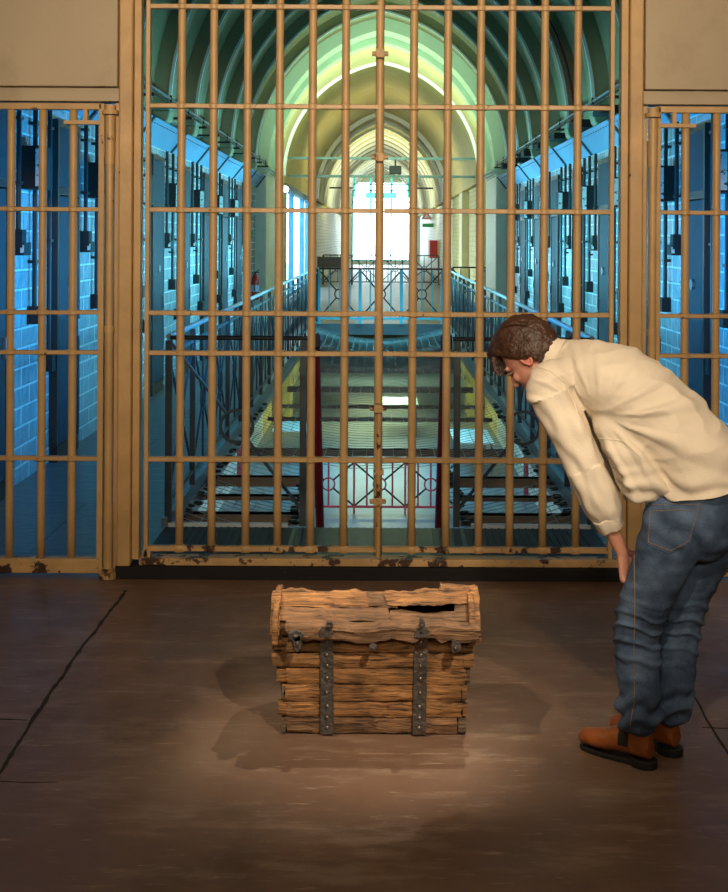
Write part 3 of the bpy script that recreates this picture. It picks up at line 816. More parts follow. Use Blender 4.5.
RIVET=mat('rivet iron',(.22,.19,.16),.4,.8,.2)
chest=empty('wooden_chest',(-.02,5.1,0),'weathered wooden treasure chest with two riveted iron straps standing on the floor','chest')
CW=1250
def plank(x0,x1,z0,z1,yfun,thick,seed,m,jag=.012,jt=0.,jb=0.,amp=.005,name='plank',edgez=None):
    """board in a (possibly leaning) face: yfun(z) is its front; grid of verts with torn ends"""
    nx=max(6,int((x1-x0)/.012)); nz=max(4,int((z1-z0)/.010))
    sd=V((seed*7.3,seed*3.1,seed)); fr=[];bk=[]
    for j in range(nz+1):
        v=j/nz; rowf=[];rowb=[]
        zz=z0+(z1-z0)*v
        jl=noise.noise(V((zz*28,seed,0)))*jag; jr=noise.noise(V((zz*28,seed+9,0)))*jag
        for i in range(nx+1):
            u=i/nx; x=x0+jl+(x1+jr-x0-jl)*u
            top=jt*(noise.noise(V((x*7,seed*2,1)))+.5*noise.noise(V((x*25,seed*2,1)))) ; bot=jb*(noise.noise(V((x*8,seed*5,2)))+.5*noise.noise(V((x*27,seed*2,5))))
            wav=.003*noise.noise(V((x*6,seed,v)))
            z=zz+top*v+bot*(1-v)+wav
            edge=min(u,1-u,.04)/.04*.5+.5; ev=min(v,1-v,.12)/.12
            g=noise.noise(V((x*5,z*60,seed)))*amp+noise.noise(V((x*14,z*130,seed)))*amp*.5
            y=yfun(z)+g-0.0+(1-ev)*.004+(1-edge)*.004
            rowf.append(V((x,y,z))); rowb.append(V((x,yfun(z)+thick+g*.4,z)))
        fr.append(rowf);bk.append(rowb)
    mb=MB(); vs=[p for r in fr for p in r]+[p for r in bk for p in r]; n1=(nx+1); off=n1*(nz+1); fs=[]
    for j in range(nz):
        for i in range(nx):
            a=j*n1+i; fs.append((a,a+1,a+n1+1,a+n1)); fs.append((off+a,off+a+n1,off+a+n1+1,off+a+1))
    for i in range(nx):
        fs.append((i,off+i,off+i+1,i+1)); a=nz*n1+i; fs.append((a,a+1,off+a+1,off+a))
    for j in range(nz):
        a=j*n1; fs.append((a,a+n1,off+a+n1,off+a)); a=j*n1+nx; fs.append((a,off+a,off+a+n1,a+n1))
    mb.add(vs,fs); return obj(name,mb,m,chest,smooth=True)
YF=4.905
def yf(z): return YF-.012*z/.42
def half(z): return .360+ (.392-.360)*z/.42        # half width grows upward
zb=[.004,.068,.130,.198,.262,.325,.372,.425]
for i in range(7):
    z0,z1=zb[i]+.0025,zb[i+1]-.0025; hw=half((z0+z1)/2); sh=-.02
    ins=(.0,.012,.004,.016,.0,.010,.0)[i]
    plank(sh-hw+.018+ins,sh+hw-.018-(.014-ins),z0,z1,(lambda z:yf(z)+.055) if i==6 else (lambda z:yf(z)+max(0,z-.345)*.9) if i==5 else yf,.024,i+1,WOODD if i in (0,6) else WOOD,.014,0.004,.004,amp=.0065,name='front_plank')
    # corner blocks of the end boards, alternately proud of the front
    pl=(.0,-.006,.012,-.004,-.016,-.012,0)[i]
    plank(sh-hw+pl,sh-hw+.020+ins,z0+.004,z1-.003,lambda z:yf(z)+(.004 if i%2 else -.004),.05,20+i,WOODG if i in(0,2) else WOOD,.006,name='corner_block')
    plank(sh+hw-.016-(.014-ins),sh+hw-pl*.5,z0+.004,z1-.003,lambda z:yf(z)+(.004 if i%2 else -.004),.05,40+i,WOODG if i in(0,3) else WOOD,.006,name='corner_block')
DEP=.40
# back and end boards (simple torn boards)
for i in range(4):
    z0=.004+i*.106; z1=z0+.104
    mbk=MB(); hw=half((z0+z1)/2)
    obj('back_plank',MB().box((-.02-hw+.01,YF+DEP-.024,z0),(-.02+hw-.01,YF+DEP,z1)),WOOD,chest,bevel=.004)
    for s in (-1,1):
        hx0=half(z0)-.004; hx1=half(z1)-.004
        mb=MB().rings([[(-.02+s*hx0,YF+.052,z0),(-.02+s*(hx0-.022),YF+.052,z0),(-.02+s*(hx1-.022),YF+.052,z1),(-.02+s*hx1,YF+.052,z1)],
                       [(-.02+s*hx0,YF+DEP-.026,z0),(-.02+s*(hx0-.022),YF+DEP-.026,z0),(-.02+s*(hx1-.022),YF+DEP-.026,z1),(-.02+s*hx1,YF+DEP-.026,z1)]])
        obj('end_plank',mb,WOOD,chest,bevel=.003)
obj('bottom_board',MB().box((-.36,YF+.03,.006),(.32,YF+DEP-.03,.03)),WOODD,chest)
# lid: leaning boards rising towards the back
def yl(z): return YF+.015+(z-.425)*1.25
def plank_l(*a,**k): return plank(*a,**k)
plank(-.350,.385,.396,.447,lambda z:YF-.088-(.0),.092,61,WOODD,.03,.014,.030,amp=.010,name='lid_lip')
plank(-.392,.040,.438,.474,lambda z:yl(z)-.008,.026,62,WOODD,.014,.008,.004,amp=.006,name='lid_plank')
plank(.045,.380,.436,.460,lambda z:yl(z),.026,63,WOODD,.020,.010,.004,amp=.006,name='lid_plank')
plank(-.398,-.045,.476,.522,lambda z:yl(z),.028,64,WOOD,.014,.026,.006,amp=.005,name='lid_plank')
plank(-.050,.075,.476,.510,lambda z:yl(z)+.004,.026,67,WOODD,.014,.022,.006,amp=.006,name='lid_plank')
plank(.030,.388,.486,.526,lambda z:yl(z)-.012,.028,65,WOOD,.018,.024,.022,amp=.007,name='lid_plank')
plank(.245,.390,.520,.548,lambda z:yl(z)-.016,.026,66,WOOD,.016,.018,.010,amp=.006,name='lid_plank')
plank(.30,.388,.456,.490,lambda z:yl(z)+.006,.026,68,WOODD,.012,.006,.006,amp=.005,name='lid_plank')
# lid top and back
obj('lid_top_board',MB().rings([[(-.37,YF+.135,.488),(.35,YF+.135,.488),(.35,YF+.14,.468),(-.37,YF+.14,.468)],
    [(-.37,YF+.26,.490),(.35,YF+.26,.490),(.35,YF+.26,.468),(-.37,YF+.26,.468)],
    [(-.40,YF+.40,.440),(.375,YF+.40,.440),(.375,YF+.385,.424),(-.40,YF+.385,.424)]]),WOODD,chest,bevel=.004)
# curved end boards of the lid
def lid_end(s,seed,name='lid_end'):
    x=-.02+s*.386; P=[(YF-.03,.36),(YF-.035,.43),(YF-.01,.48),(YF+.05,.52),(YF+.10,.555),(YF+.16,.56),(YF+.25,.545),(YF+.36,.47),(YF+.39,.43),(YF+.30,.42),(YF+.03,.415),(YF+.01,.35)]
    P=[(y+noise.noise(V((y*20,z*20,seed)))*.012,z+noise.noise(V((y*20,z*20,seed+4)))*.012) for y,z in P]
    P=[(y,z if z<.45 else .45+(z-.45)*.72) for y,z in P]
    obj(name,MB().prism(P,x-.012,x+.012,'X'),WOOD,chest,bevel=.005)
lid_end(-1,3); lid_end(1,8)
plank(-.428,-.392,.40,.526,lambda z:YF-.02+(z-.40)*.85,.03,81,WOOD,.008,.02,.02,amp=.007,name='lid_corner')
plank(.366,.400,.36,.550,lambda z:YF-.015+max(0,z-.42)*1.15,.03,82,WOOD,.006,.02,.02,amp=.007,name='lid_corner')
# iron straps with rivets
def strap(xc,seed):
    nz=34; vs=[];fs=[]; mb=MB()
    rows=[]
    for j in range(nz+1):
        z=.008+(.452-.008)*j/nz
        w=.026+.0035*noise.noise(V((z*25,seed,0))); w2=.026+.0035*noise.noise(V((z*25,seed+5,0)))
        if z>.36: yy=YF-.018-(z-.36)*.55
        else: yy=YF-.017
        if z>.405: yy=YF-.095
        c=xc+(.006 if seed>1 else -.004)*(z/.42)
        taper=1 if z<.44 else .5
        rows.append([(c-w*taper,yy,z),(c+w2*taper,yy,z),(c+w2*taper,yy+.006,z),(c-w*taper,yy+.006,z)])
    mb.rings(rows); st=obj('iron_strap',mb,IRON,chest,bevel=.001)
    for z in (.035,.075,.118,.172,.228,.277,.318,.372,.405):
        yy=YF-.019-(max(0,z-.36)*.55); c=xc+(.006 if seed>1 else -.004)*(z/.42)
        obj('rivet',MB().ell((c+noise.noise(V((z*40,seed,3)))*.004,yy,z),[(.008,0,0),(0,.006,0),(0,0,.008)],6),RIVET,st,smooth=True)
strap(-.200,1); strap(.160,2)
# torn iron hasps
def hasp(x,z,w,h,seed):
    P=[]
    for k in range(14):
        a=2*math.pi*k/14; r=1+.35*noise.noise(V((math.cos(a)*1.5,math.sin(a)*1.5,seed*3)))
        P.append((x+math.cos(a)*w*r,z+math.sin(a)*h*r))
    obj('iron_hasp',MB().prism(P,YF-.104,YF-.080,'Y').ell((x,YF-.106,z),[(w*.4,0,0),(0,.012,0),(0,0,h*.4)],6),IRON,chest,bevel=.003)
hasp(-.320,.420,.032,.020,1); hasp(-.312,.392,.018,.030,2); hasp(.295,.378,.018,.026,3); hasp(-.022,.378,.014,.012,4); hasp(.165,.462,.012,.022,5); hasp(-.19,.458,.014,.016,6)

# ============================================================ THE MAN
def remesh(mb,vox,smooth_it=6,name='tmp',fac=.5):
    me=mesh_of(name,mb); o=bpy.data.objects.new(name,me); C.objects.link(o)
    r=o.modifiers.new('r','REMESH'); r.mode='VOXEL'; r.voxel_size=vox; r.use_smooth_shade=True
    if smooth_it:
        s=o.modifiers.new('s','SMOOTH'); s.factor=fac; s.iterations=smooth_it
    dg=bpy.context.evaluated_depsgraph_get(); dg.update()
    ev=o.evaluated_get(dg); m2=bpy.data.meshes.new_from_object(ev)
    out=MB(); out.v=[v.co.copy() for v in m2.vertices]; out.f=[tuple(p.vertices) for p in m2.polygons]
    nr=[v.normal.copy() for v in m2.vertices]
    bpy.data.objects.remove(o); bpy.data.meshes.remove(m2); bpy.data.meshes.remove(me)
    return out,nr
def cr(P,t):
    """Catmull-Rom through list of tuples (vectors of any length)"""
    n=len(P); k=min(int(t),n-2); f=t-k
    a=P[max(k-1,0)];b=P[k];c=P[k+1];d=P[min(k+2,n-1)]
    return [ .5*((2*q)+(-p+r)*f+(2*p-5*q+4*r-s)*f*f+(-p+3*q-3*r+s)*f**3) for p,q,r,s in zip(a,b,c,d)]
def limb(mb,stations,sub=6,n=20,lat=None,tops=True):
    """stations: (x,y,z,r1,r2); r1 along lat, r2 across"""
    lat=V(lat) if lat is not None else V((1,0,0)); pts=[cr(stations,t/sub) for t in range((len(stations)-1)*sub+1)]
    rings=[]
    for i,p in enumerate(pts):
        a=V(pts[max(i-1,0)][:3]);b=V(pts[min(i+1,len(pts)-1)][:3]); t=(b-a).normalized()
        x=(lat-t*lat.dot(t)).normalized(); y=t.cross(x)
        c=V(p[:3]); rings.append([c+x*p[3]*math.cos(2*math.pi*k/n)+y*p[4]*math.sin(2*math.pi*k/n) for k in range(n)])
    if tops:   # rounded ends
        def capr(r0,c,dirn,rad):
            out=[]
            for h in (.5,.8,.95):
                sc=math.sqrt(1-h*h); out.append([c+(q-c)*sc+dirn*rad*h*.6 for q in r0])
            return out
        c0=V(pts[0][:3]); t0=(c0-V(pts[1][:3])).normalized(); c1=V(pts[-1][:3]); t1=(c1-V(pts[-2][:3])).normalized()
        rings=list(reversed(capr(rings[0],c0,t0,min(pts[0][3:5]))))+rings+capr(rings[-1],c1,t1,min(pts[-1][3:5]))
    mb.rings(rings)
SKIN=mat('skin',(.55,.255,.175),.5,0,.08,12,.1,60); 
SHIRT=mat('cream linen shirt',(.70,.61,.49),.8,0,.04,8,.22,220)
JEANS=mat('worn blue denim',(.045,.080,.155),.8,0,.4,5,.3,180,col2=(.13,.20,.31),c2scale=5,c2lo=.45,c2hi=.72)
STITCH=mat('tan stitching',(.30,.19,.08),.7,0,.1)
LEATH=mat('tan brown leather',(.30,.085,.018),.38,0,.3,9,.25,50,col2=(.16,.05,.02),c2scale=6,c2lo=.5,c2hi=.8)
SOLE=mat('black rubber sole',(.012,.011,.010),.6,0,.1)
HAIRM=mat('dark brown hair',(.050,.021,.011),.42,0,.35,30,.8,70,stretch=(1,1,1))
ORG=V((1.08,4.68,0))
Llow=V((-.63,-.78,0)); Lup=V((-.50,-.866,0))
man=bpy.data.objects.new('person',None)
# --- key joints
pel=V((1.19,4.65,.98)); lsh=V((.630,4.750,1.405)); rsh=V((.88,5.06,1.41))
lel=V((.775,4.690,1.085)); lwr=V((.912,4.695,.770))
rel=V((.855,5.09,1.10)); rwr=V((.925,4.95,.80))
hc=V((.594,4.96,1.478)); hh=V((-.84,.54,0)); Fd=(hh*.66-V((0,0,1))*.75).normalized(); Ud=(hh*.75+V((0,0,1))*.66).normalized(); Lh=Ud.cross(Fd).normalized()
if Lh.dot(Lup)<0: Lh=-Lh
Fd*=1.12; Ud*=1.12; Lh*=1.08
def hp(f,u,l): return hc+Fd*f+Ud*u+Lh*l
body=MB()
limb(body,[(1.19,4.65,.95,.15,.11),(1.16,4.67,1.12,.14,.10),(1.03,4.73,1.27,.15,.11),(.91,4.80,1.375,.16,.115),(.80,4.86,1.42,.15,.10),(.72,4.905,1.455,.07,.065)],lat=Lup)
limb(body,[(.76,4.885,1.44,.068,.066),(.69,4.92,1.475,.060,.064),(.625,4.95,1.500,.056,.062)],lat=Lup)
limb(body,[(*lsh,.055,.055),(*(lsh.lerp(lel,.5)),.048,.048),(*lel,.040,.040),(*(lel.lerp(lwr,.35)),.041,.040),(*(lel.lerp(lwr,.8)),.031,.027),(*lwr,.027,.022)],lat=Lup)
limb(body,[(*rsh,.055,.055),(*(rsh.lerp(rel,.5)),.048,.048),(*rel,.040,.040),(*(rel.lerp(rwr,.35)),.041,.040),(*(rel.lerp(rwr,.8)),.031,.027),(*rwr,.027,.022)],lat=Lup)
limb(body,[(.84,4.84,1.43,.07,.07),(*lsh,.055,.055)],lat=(0,0,1)); limb(body,[(.84,4.90,1.43,.07,.07),(*rsh,.055,.055)],lat=(0,0,1))
LEG={'l':[(1.10,4.585,.95,.098,.105),(1.055,4.60,.80,.090,.098),(1.00,4.635,.64,.076,.080),(.965,4.665,.50,.062,.066),(.965,4.650,.36,.058,.062),(.968,4.635,.22,.042,.044),(.968,4.640,.15,.034,.036)],
     'r':[(1.265,4.71,.95,.098,.105),(1.225,4.715,.80,.090,.098),(1.175,4.745,.64,.076,.080),(1.145,4.765,.50,.062,.066),(1.125,4.745,.36,.058,.062),(1.105,4.730,.22,.042,.044),(1.10,4.74,.15,.034,.036)]}
for k in LEG: limb(body,LEG[k],lat=Llow)
# head
body.ell(hp(-.012,.030,0),[Fd*.098,Lh*.077,Ud*.092],16)
body.ell(hp(.022,-.030,0),[Fd*.070,Lh*.062,Ud*.085],14)
body.ell(hp(.055,-.090,0),[Fd*.030,Lh*.030,Ud*.024],10)
limb(body,[(*hp(-.03,-.04,0),.055,.058),(.63,4.945,1.498,.056,.062)],lat=Lh)
limb(body,[(*hp(.088,.012,0),.009,.010),(*hp(.104,-.010,0),.011,.012),(*hp(.112,-.028,0),.015,.013)],lat=Lh)
body.ell(hp(.080,.026,0),[Fd*.014,Lh*.055,Ud*.012],8)
body.ell(hp(.083,-.058,0),[Fd*.013,Lh*.025,Ud*.006],8); body.ell(hp(.082,-.068,0),[Fd*.012,Lh*.022,Ud*.007],8)
for s in (-1,1):
    body.ell(hp(.068,-.022,s*.036),[Fd*.020,Lh*.020,Ud*.020],8)
# hands: five fingers each
def hand(w,down,palmn,thumb,sg=1):
    """w wrist, down = along the fingers, palmn = palm faces this way, thumb = direction of the thumb side"""
    down=down.normalized(); palmn=(palmn-down*palmn.dot(down)).normalized(); th=down.cross(palmn); th=th if th.dot(thumb)>0 else -th
    limb(body,[(*w,.027,.021),(*(w+down*.035),.034,.017),(*(w+down*.085),.042,.015),(*(w+down*.100),.038,.013)],lat=th)
    for k,(o,ln,r) in enumerate(((.030,.072,.0088),(.010,.082,.0092),(-.010,.076,.0088),(-.029,.060,.0078))):
        b=w+down*(.088-.006*abs(k-1))+th*o
        c=[.45,.50,.58,.66][k]
        d1=(down+palmn*c).normalized(); d2=(down+palmn*(c+.6)).normalized(); d3=(down+palmn*(c+1.2)).normalized()
        p1=b+d1*ln*.42; p2=p1+d2*ln*.33; p3=p2+d3*ln*.25; spread=th*o*.25
        limb(body,[(*b,r*1.1,r*1.1),(*(p1+spread*.5),r*1.05,r*1.05),(*(p2+spread*.8),r,r),(*(p3+spread),r*.85,r*.85)],sub=3,n=12,lat=th)
    b=w+down*.028+th*.024+palmn*.004
    p1=b+(down*.75+th*.6+palmn*.25).normalized()*.045; p2=p1+(down*.95+th*.2+palmn*.35).normalized()*.032; p3=p2+(down+palmn*.5).normalized()*.022
    limb(body,[(*b,.015,.014),(*p1,.0115,.011),(*p2,.0105,.010),(*p3,.0085,.008)],sub=3,n=12,lat=palmn)
hand(lwr,V((.16,-.02,-.98)),V((.78,-.60,0)),V((.6,.8,0)))
hand(rwr,V((.34,-.20,-.92)),V((.78,-.60,0)),V((-.6,-.8,0)))
bm_,nr=remesh(body,.0048,3,'body')
man=obj('person',bm_,SKIN,None,smooth=True,origin=ORG); tag(man,'person in a cream shirt, blue jeans and brown boots bending forward over the wooden chest','person')
# ears, eyes
for s in (-1,1):
    e=MB()
    P=[]
    for k in range(13):
        a=math.radians(-115+k*25); P.append(hp(-.018-.017*math.cos(a)*1.0,-.010+.031*math.sin(a),s*(.083+.004*math.sin(a))))
    e.tube(P,.0055,8,closed=True)
    e.ell(hp(-.016,-.012,s*.078),[Fd*.015,Lh*.007,Ud*.027],8)
    ee,_=remesh(e,.0025,2,'ear'); obj('ear',ee,mat('ear skin',(.58,.20,.15),.5,0,.06),man,smooth=True)
    obj('eye',MB().ell(hp(.083,.006,s*.032),[Fd*.010,Lh*.014,Ud*.006],8),mat('eye white',(.16,.10,.08),.3,0,.05),man,smooth=True)
    obj('eyebrow',MB().tube([hp(.092,.024,s*.016),hp(.092,.029,s*.034),hp(.080,.026,s*.052)],.0045,6),HAIRM,man,smooth=True)
# hair: shell over the cranium that dives under the skin along the hairline
hm=MB(); NU=72; NVv=54; rr=[]
def sm(a,b,x): t=max(0,min(1,(x-a)/(b-a))); return t*t*(3-2*t)
for j in range(1,NVv):
    th=math.pi*j/NVv; row=[]
    for i in range(NU):
        ph=2*math.pi*i/NU
        f=math.sin(th)*math.cos(ph); l=math.sin(th)*math.sin(ph); u=math.cos(th)
        # hairline: everything above a line running from the forehead over the ears to the nape
        line=-.52+ .95*sm(-.15,.80,f)+.10*abs(l)*sm(-.5,.2,f)
        if f<-.2: line=-.78
        k=sm(line-.10,line+.10,u)
        t=.026*k-.016*(1-k)
        t+=k*(.010*sm(.2,.9,u))+k*.016*sm(.25,.8,f)*sm(.1,.6,u)
        nd=V((f*3+u*2,l*9,u*3)); t+=k*(.007*noise.noise(nd*1.6)+.004*noise.noise(V((f*6,l*26,u*6))))
        base=V((-.010,.026,0))
        row.append(hc+Fd*(base.x+f*(.098+t))+Ud*(base.y+u*(.094+t))+Lh*(l*(.077+t*.8)))
    rr.append(row)
hm.rings(rr)
# fringe locks hanging off the forehead
for k in range(15):
    l=-.055+.11*k/14; q=random.uniform(-.006,.006)
    hm.tube([hp(.060,.098+q,l),hp(.088,.080,l),hp(.106,.056+q,l*1.03),hp(.113,.034+q*1.5,l*1.05+q)],[.013,.013,.010,.003],6)
for k in range(26):
    l=-.07+.14*k/25; q=random.uniform(-.012,.012)
    hm.tube([hp(.02+q,.126,l*.7),hp(-.03,.130+q*.4,l*.9),hp(-.075,.105,l),hp(-.104,.062+q,l)],[.004,.010,.010,.004],6)
hair=obj('hair',hm,HAIRM,man,smooth=True)

# --- shirt
def fold(mb,nr,fn):
    for i,(p,n) in enumerate(zip(mb.v,nr)):
        mb.v[i]=p+n*fn(p,n)
sh=MB()
limb(sh,[(1.225,4.635,1.0,.20,.155),(1.20,4.648,1.085,.202,.157),(1.14,4.675,1.18,.197,.158),(1.035,4.725,1.285,.20,.163),(.915,4.80,1.385,.205,.155),(.82,4.855,1.430,.185,.128),(.735,4.90,1.462,.115,.090),(.700,4.915,1.480,.078,.074)],lat=Lup,n=32)
for a,b,c,q in ((lsh,lel,lwr,-1),(rsh,rel,rwr,1)):
    limb(sh,[(.84,4.85,1.42,.09,.10),(*(V((.84,4.85,1.42)).lerp(a,.75)),.085,.090),(*a,.074,.078)],lat=(0,0,1),n=24) if q<0 else limb(sh,[(.86,4.90,1.42,.09,.10),(*(V((.86,4.90,1.42)).lerp(a,.75)),.085,.090),(*a,.074,.078)],lat=(0,0,1),n=24)
    limb(sh,[(*a,.080,.080),(*(a.lerp(b,.35)),.076,.082),(*(a.lerp(b,.75)),.070,.078),(*b,.064,.076),(*(b.lerp(c,.25)),.063,.077),(*(b.lerp(c,.48)),.062,.070),(*(b.lerp(c,.60)),.050,.054),(*(b.lerp(c,.66)),.045,.048)],lat=Lup,n=24)
# belly fabric hanging towards the floor, gathered at the hem
limb(sh,[(.90,4.74,1.27,.13,.09),(.965,4.68,1.15,.15,.10),(1.01,4.655,1.03,.15,.105)],lat=Lup,n=24)
sm_,nr=remesh(sh,.0062,4,'shirt')
def shirtfold(p,n):
    arm=0
    # distance to the left arm axis
    def seg(p,a,b):
        t=max(0,min(1,(p-a).dot(b-a)/(b-a).length_squared)); return (p-a.lerp(b,t)).length,t
    d1,t1=seg(p,lsh,lel); d2,t2=seg(p,lel,lwr)
    v=0
    if min(d1,d2)<.10 and (t1>.15):
        ax=(lel-lsh).normalized() if d1<d2 else (lwr-lel).normalized()
        s=(p-lsh).dot(ax); c=p-ax*s
        v+=.013*noise.noise(V((c.x*16,c.y*16,s*5)))+.010*noise.noise(V((c.x*26+4,c.y*26,s*12)))
        w=sm(.5,1,t2); v+=w*.006*math.sin(s*150+noise.noise(p*15)*3)
    else:
        # folds radiating from the armpit across the flank towards the small of the back
        o=V((.80,4.76,1.30)); q=p-o; r=math.hypot(q.x,q.z); a=math.atan2(q.z,q.x)
        w=sm(.05,.16,r)*(1-sm(.34,.62,r))
        lo=1-sm(1.30,1.46,p.z)
        rid=math.sin(a*15+2.6*noise.noise(V((r*3.2,a*1.5,p.y*3))))
        v+=w*.015*(max(0,rid)**1.3-.3)*(0.3+.7*lo)
        v+=.010*noise.noise(V((p.x*5,p.y*4,p.z*11)))+.006*(1-abs(noise.noise(V((p.x*7+p.z*6,p.y*5,p.z*13-p.x*5))))*3)*sm(1.05,1.2,p.z)
        h=1-sm(1.02,1.16,p.z)
        v+=h*(.008*math.sin(p.z*110+6*noise.noise(p*6))+.010*noise.noise(p*14))
    return v
fold(sm_,nr,shirtfold)
for i,p in enumerate(sm_.v):
    if p.x>.925 and p.y<4.9+(p.x-.925)*.9 and (p-lwr).length>.10:
        d1=(p-rwr).length
        hz=.985+(p.x-.93)*.19+.006*noise.noise(V((p.x*14,p.y*14,0)))
        if p.z<hz and d1>.16 and (p-(lel.lerp(lwr,.6))).length>.10: sm_.v[i]=V((p.x,p.y,hz-(hz-p.z)*.06))
shirt=obj('shirt',sm_,SHIRT,man,smooth=True)
# collar & cuff & yoke seam
bvh=BVHTree.FromPolygons([tuple(p) for p in sm_.v],sm_.f)
colr=MB(); rings=[]
ax=(V((.625,4.95,1.50))-V((.73,4.90,1.462))).normalized(); cx=Lup-ax*Lup.dot(ax); cx.normalize(); cyv=ax.cross(cx)
for h,rx,ry in ((-.012,.088,.086),(.018,.080,.078),(.042,.076,.076),(.040,.070,.070),(.010,.070,.068)):
    c=V((.700,4.915,1.478))+ax*h
    rings.append([c+cx*rx*math.cos(2*math.pi*k/28)+cyv*ry*math.sin(2*math.pi*k/28)+ax*.006*noise.noise(V((k*.5,h*9,0))) for k in range(28)])
colr.rings(rings,cap=False); obj('collar',colr,SHIRT,shirt,smooth=True)
for a,b in ((lel,lwr),(rel,rwr)):
    ax=(b-a).normalized(); c=a.lerp(b,.62); x=(Lup-ax*Lup.dot(ax)).normalized(); y=ax.cross(x); rg=[]
    for h,r in ((-.022,.052),(-.018,.056),(.026,.052),(.030,.048),(.024,.043)):
        rg.append([c+ax*(h+.004*math.sin(k*.9))+x*r*(1+.05*math.sin(k*1.7))*math.cos(2*math.pi*k/26)+y*r*math.sin(2*math.pi*k/26) for k in range(26)])
    obj('cuff',MB().rings(rg,cap=False),SHIRT,shirt,smooth=True)
cam=V((0,0,EYE))
def proj_line(bv,pxs,off=.002,dens=6):
    out=[]
    for (a,b) in zip(pxs[:-1],pxs[1:]):
        for i in range(dens):
            u=a[0]+(b[0]-a[0])*i/dens; w=a[1]+(b[1]-a[1])*i/dens
            d=V(((u-VX)/F,1,-(w-VY)/F)).normalized(); h=bv.ray_cast(cam,d)
            if h[0] is not None: out.append(h[0]+h[1].normalized()*off*(1 if h[1].dot(d)<0 else -1))
    return out
sl=proj_line(bvh,[(600,437),(625,440),(641,455),(648,480)],.0005)
if len(sl)>3: obj('side_seam',MB().tube(sl,.0025,5),SHIRT,shirt,smooth=True)
sl=proj_line(bvh,[(536,365),(552,371),(566,382),(576,404),(584,430)],.0005)
if len(sl)>3: obj('armhole_seam',MB().tube(sl,.0028,5),SHIRT,shirt,smooth=True)

# --- jeans
jn=MB()
limb(jn,[(1.185,4.65,1.10,.165,.130),(1.20,4.64,1.05,.175,.138),(1.205,4.635,.98,.185,.145),(1.195,4.64,.90,.185,.145),(1.18,4.65,.84,.15,.12)],lat=Llow,n=32)
JR=[(.112,.118),(.104,.112),(.092,.098),(.088,.086),(.082,.080),(.080,.077),(.080,.076)]
JL=[[*LEG['l'][i][:3],*JR[i]] for i in range(5)]+[[.968,4.635,.23,.082,.078]]+[[.970,4.632,.165,.080,.076]]
JRt=[[*LEG['r'][i][:3],*JR[i]] for i in range(5)]+[[1.105,4.725,.23,.080,.077]]+[[1.105,4.725,.165,.076,.074]]
JL[0][3]=.118; JRt[0][3]=.118
limb(jn,JL,lat=Llow,n=28); limb(jn,JRt,lat=Llow,n=28)
jm,nr=remesh(jn,.006,4,'jeans')
def jf(p,n):
    v=0
    kn=math.exp(-((p.z-.47)/.13)**2); lo=math.exp(-((p.z-.20)/.085)**2)
    d=noise.noise(V((p.x*9,p.y*9,p.z*4)))
    wr=math.sin(p.z*95+d*5+p.x*18)
    v+=kn*(.012*(max(0,wr)**1.3)-.003)+.006*kn*noise.noise(V((p.x*7,p.y*7,p.z*30)))
    v+=lo*(.013*math.sin(p.z*85+d*6-p.x*20)+.012*noise.noise(V((p.x*9,p.y*9,p.z*24))))
    v+=.006*noise.noise(V((p.x*7,p.y*7,p.z*5)))+.004*noise.noise(V((p.x*16,p.y*16,p.z*26)))
    up=sm(.72,.9,p.z); v+=up*.004*math.sin(p.z*70+p.x*50+d*4)
    return v
fold(jm,nr,jf)
jeans=obj('jeans',jm,JEANS,man,smooth=True)
jb=BVHTree.FromPolygons([tuple(p) for p in jm.v],jm.f)
def patch(outline_px,off,thick,name,m,parent):
    # small cloth patch laid on the jeans
    us=[p[0] for p in outline_px]; 
    # grid between left and right boundary
    rows=[]; NR=14; NC=12
    TL,TR,BR_,BM,BL=outline_px
    for j in range(NR+1):
        t=j/NR; l=(TL[0]+(BL[0]-TL[0])*t,TL[1]+(BL[1]-TL[1])*t); r=(TR[0]+(BR_[0]-TR[0])*t,TR[1]+(BR_[1]-TR[1])*t); row=[]
        for i in range(NC+1):
            s=i/NC; u=l[0]+(r[0]-l[0])*s; w=l[1]+(r[1]-l[1])*s+ t*(BM[1]-(BL[1]+BR_[1])/2)*(1-abs(2*s-1))
            d=V(((u-VX)/F,1,-(w-VY)/F)).normalized(); h=jb.ray_cast(cam,d)
            if h[0] is None: return None
            n=h[1] if h[1].dot(d)<0 else -h[1]
            row.append((h[0],n))
        rows.append(row)
    mb=MB(); n1=NC+1; vs=[p+n*off for r in rows for p,n in r]+[p-n*thick for r in rows for p,n in r]; o=n1*(NR+1); fs=[]
    for j in range(NR):
        for i in range(NC):
            a=j*n1+i; fs+=[(a,a+1,a+n1+1,a+n1),(o+a,o+a+n1,o+a+n1+1,o+a+1)]
    for i in range(NC): a=NR*n1+i; fs+=[(i,o+i,o+i+1,i+1),(a,a+1,o+a+1,o+a)]
    for j in range(NR): a=j*n1; b=a+NC; fs+=[(a,a+n1,o+a+n1,o+a),(b,o+b,o+b+n1,b+n1)]
    return obj(name,mb.add(vs,fs),m,parent,smooth=True)
pk=patch([(651,501),(704,499),(692,541),(672,552),(649,543)],.004,.002,'back_pocket',JEANS,jeans)
def stitch(px,parent,r=.0016,off=.005):
    L=proj_line(jb,px,off,8)
    if len(L)>3: obj('stitching',MB().tube(L,r,5),STITCH,parent,smooth=True)
stitch([(653,504),(702,502),(690,539),(672,549),(651,541),(653,504)],jeans,.0011,.0055)
stitch([(655,510),(700,508)],jeans,.0011,.0055)
stitch([(637,505),(636,560),(637,600),(636,650),(637,700),(632,728)],jeans,.0018,.0005)

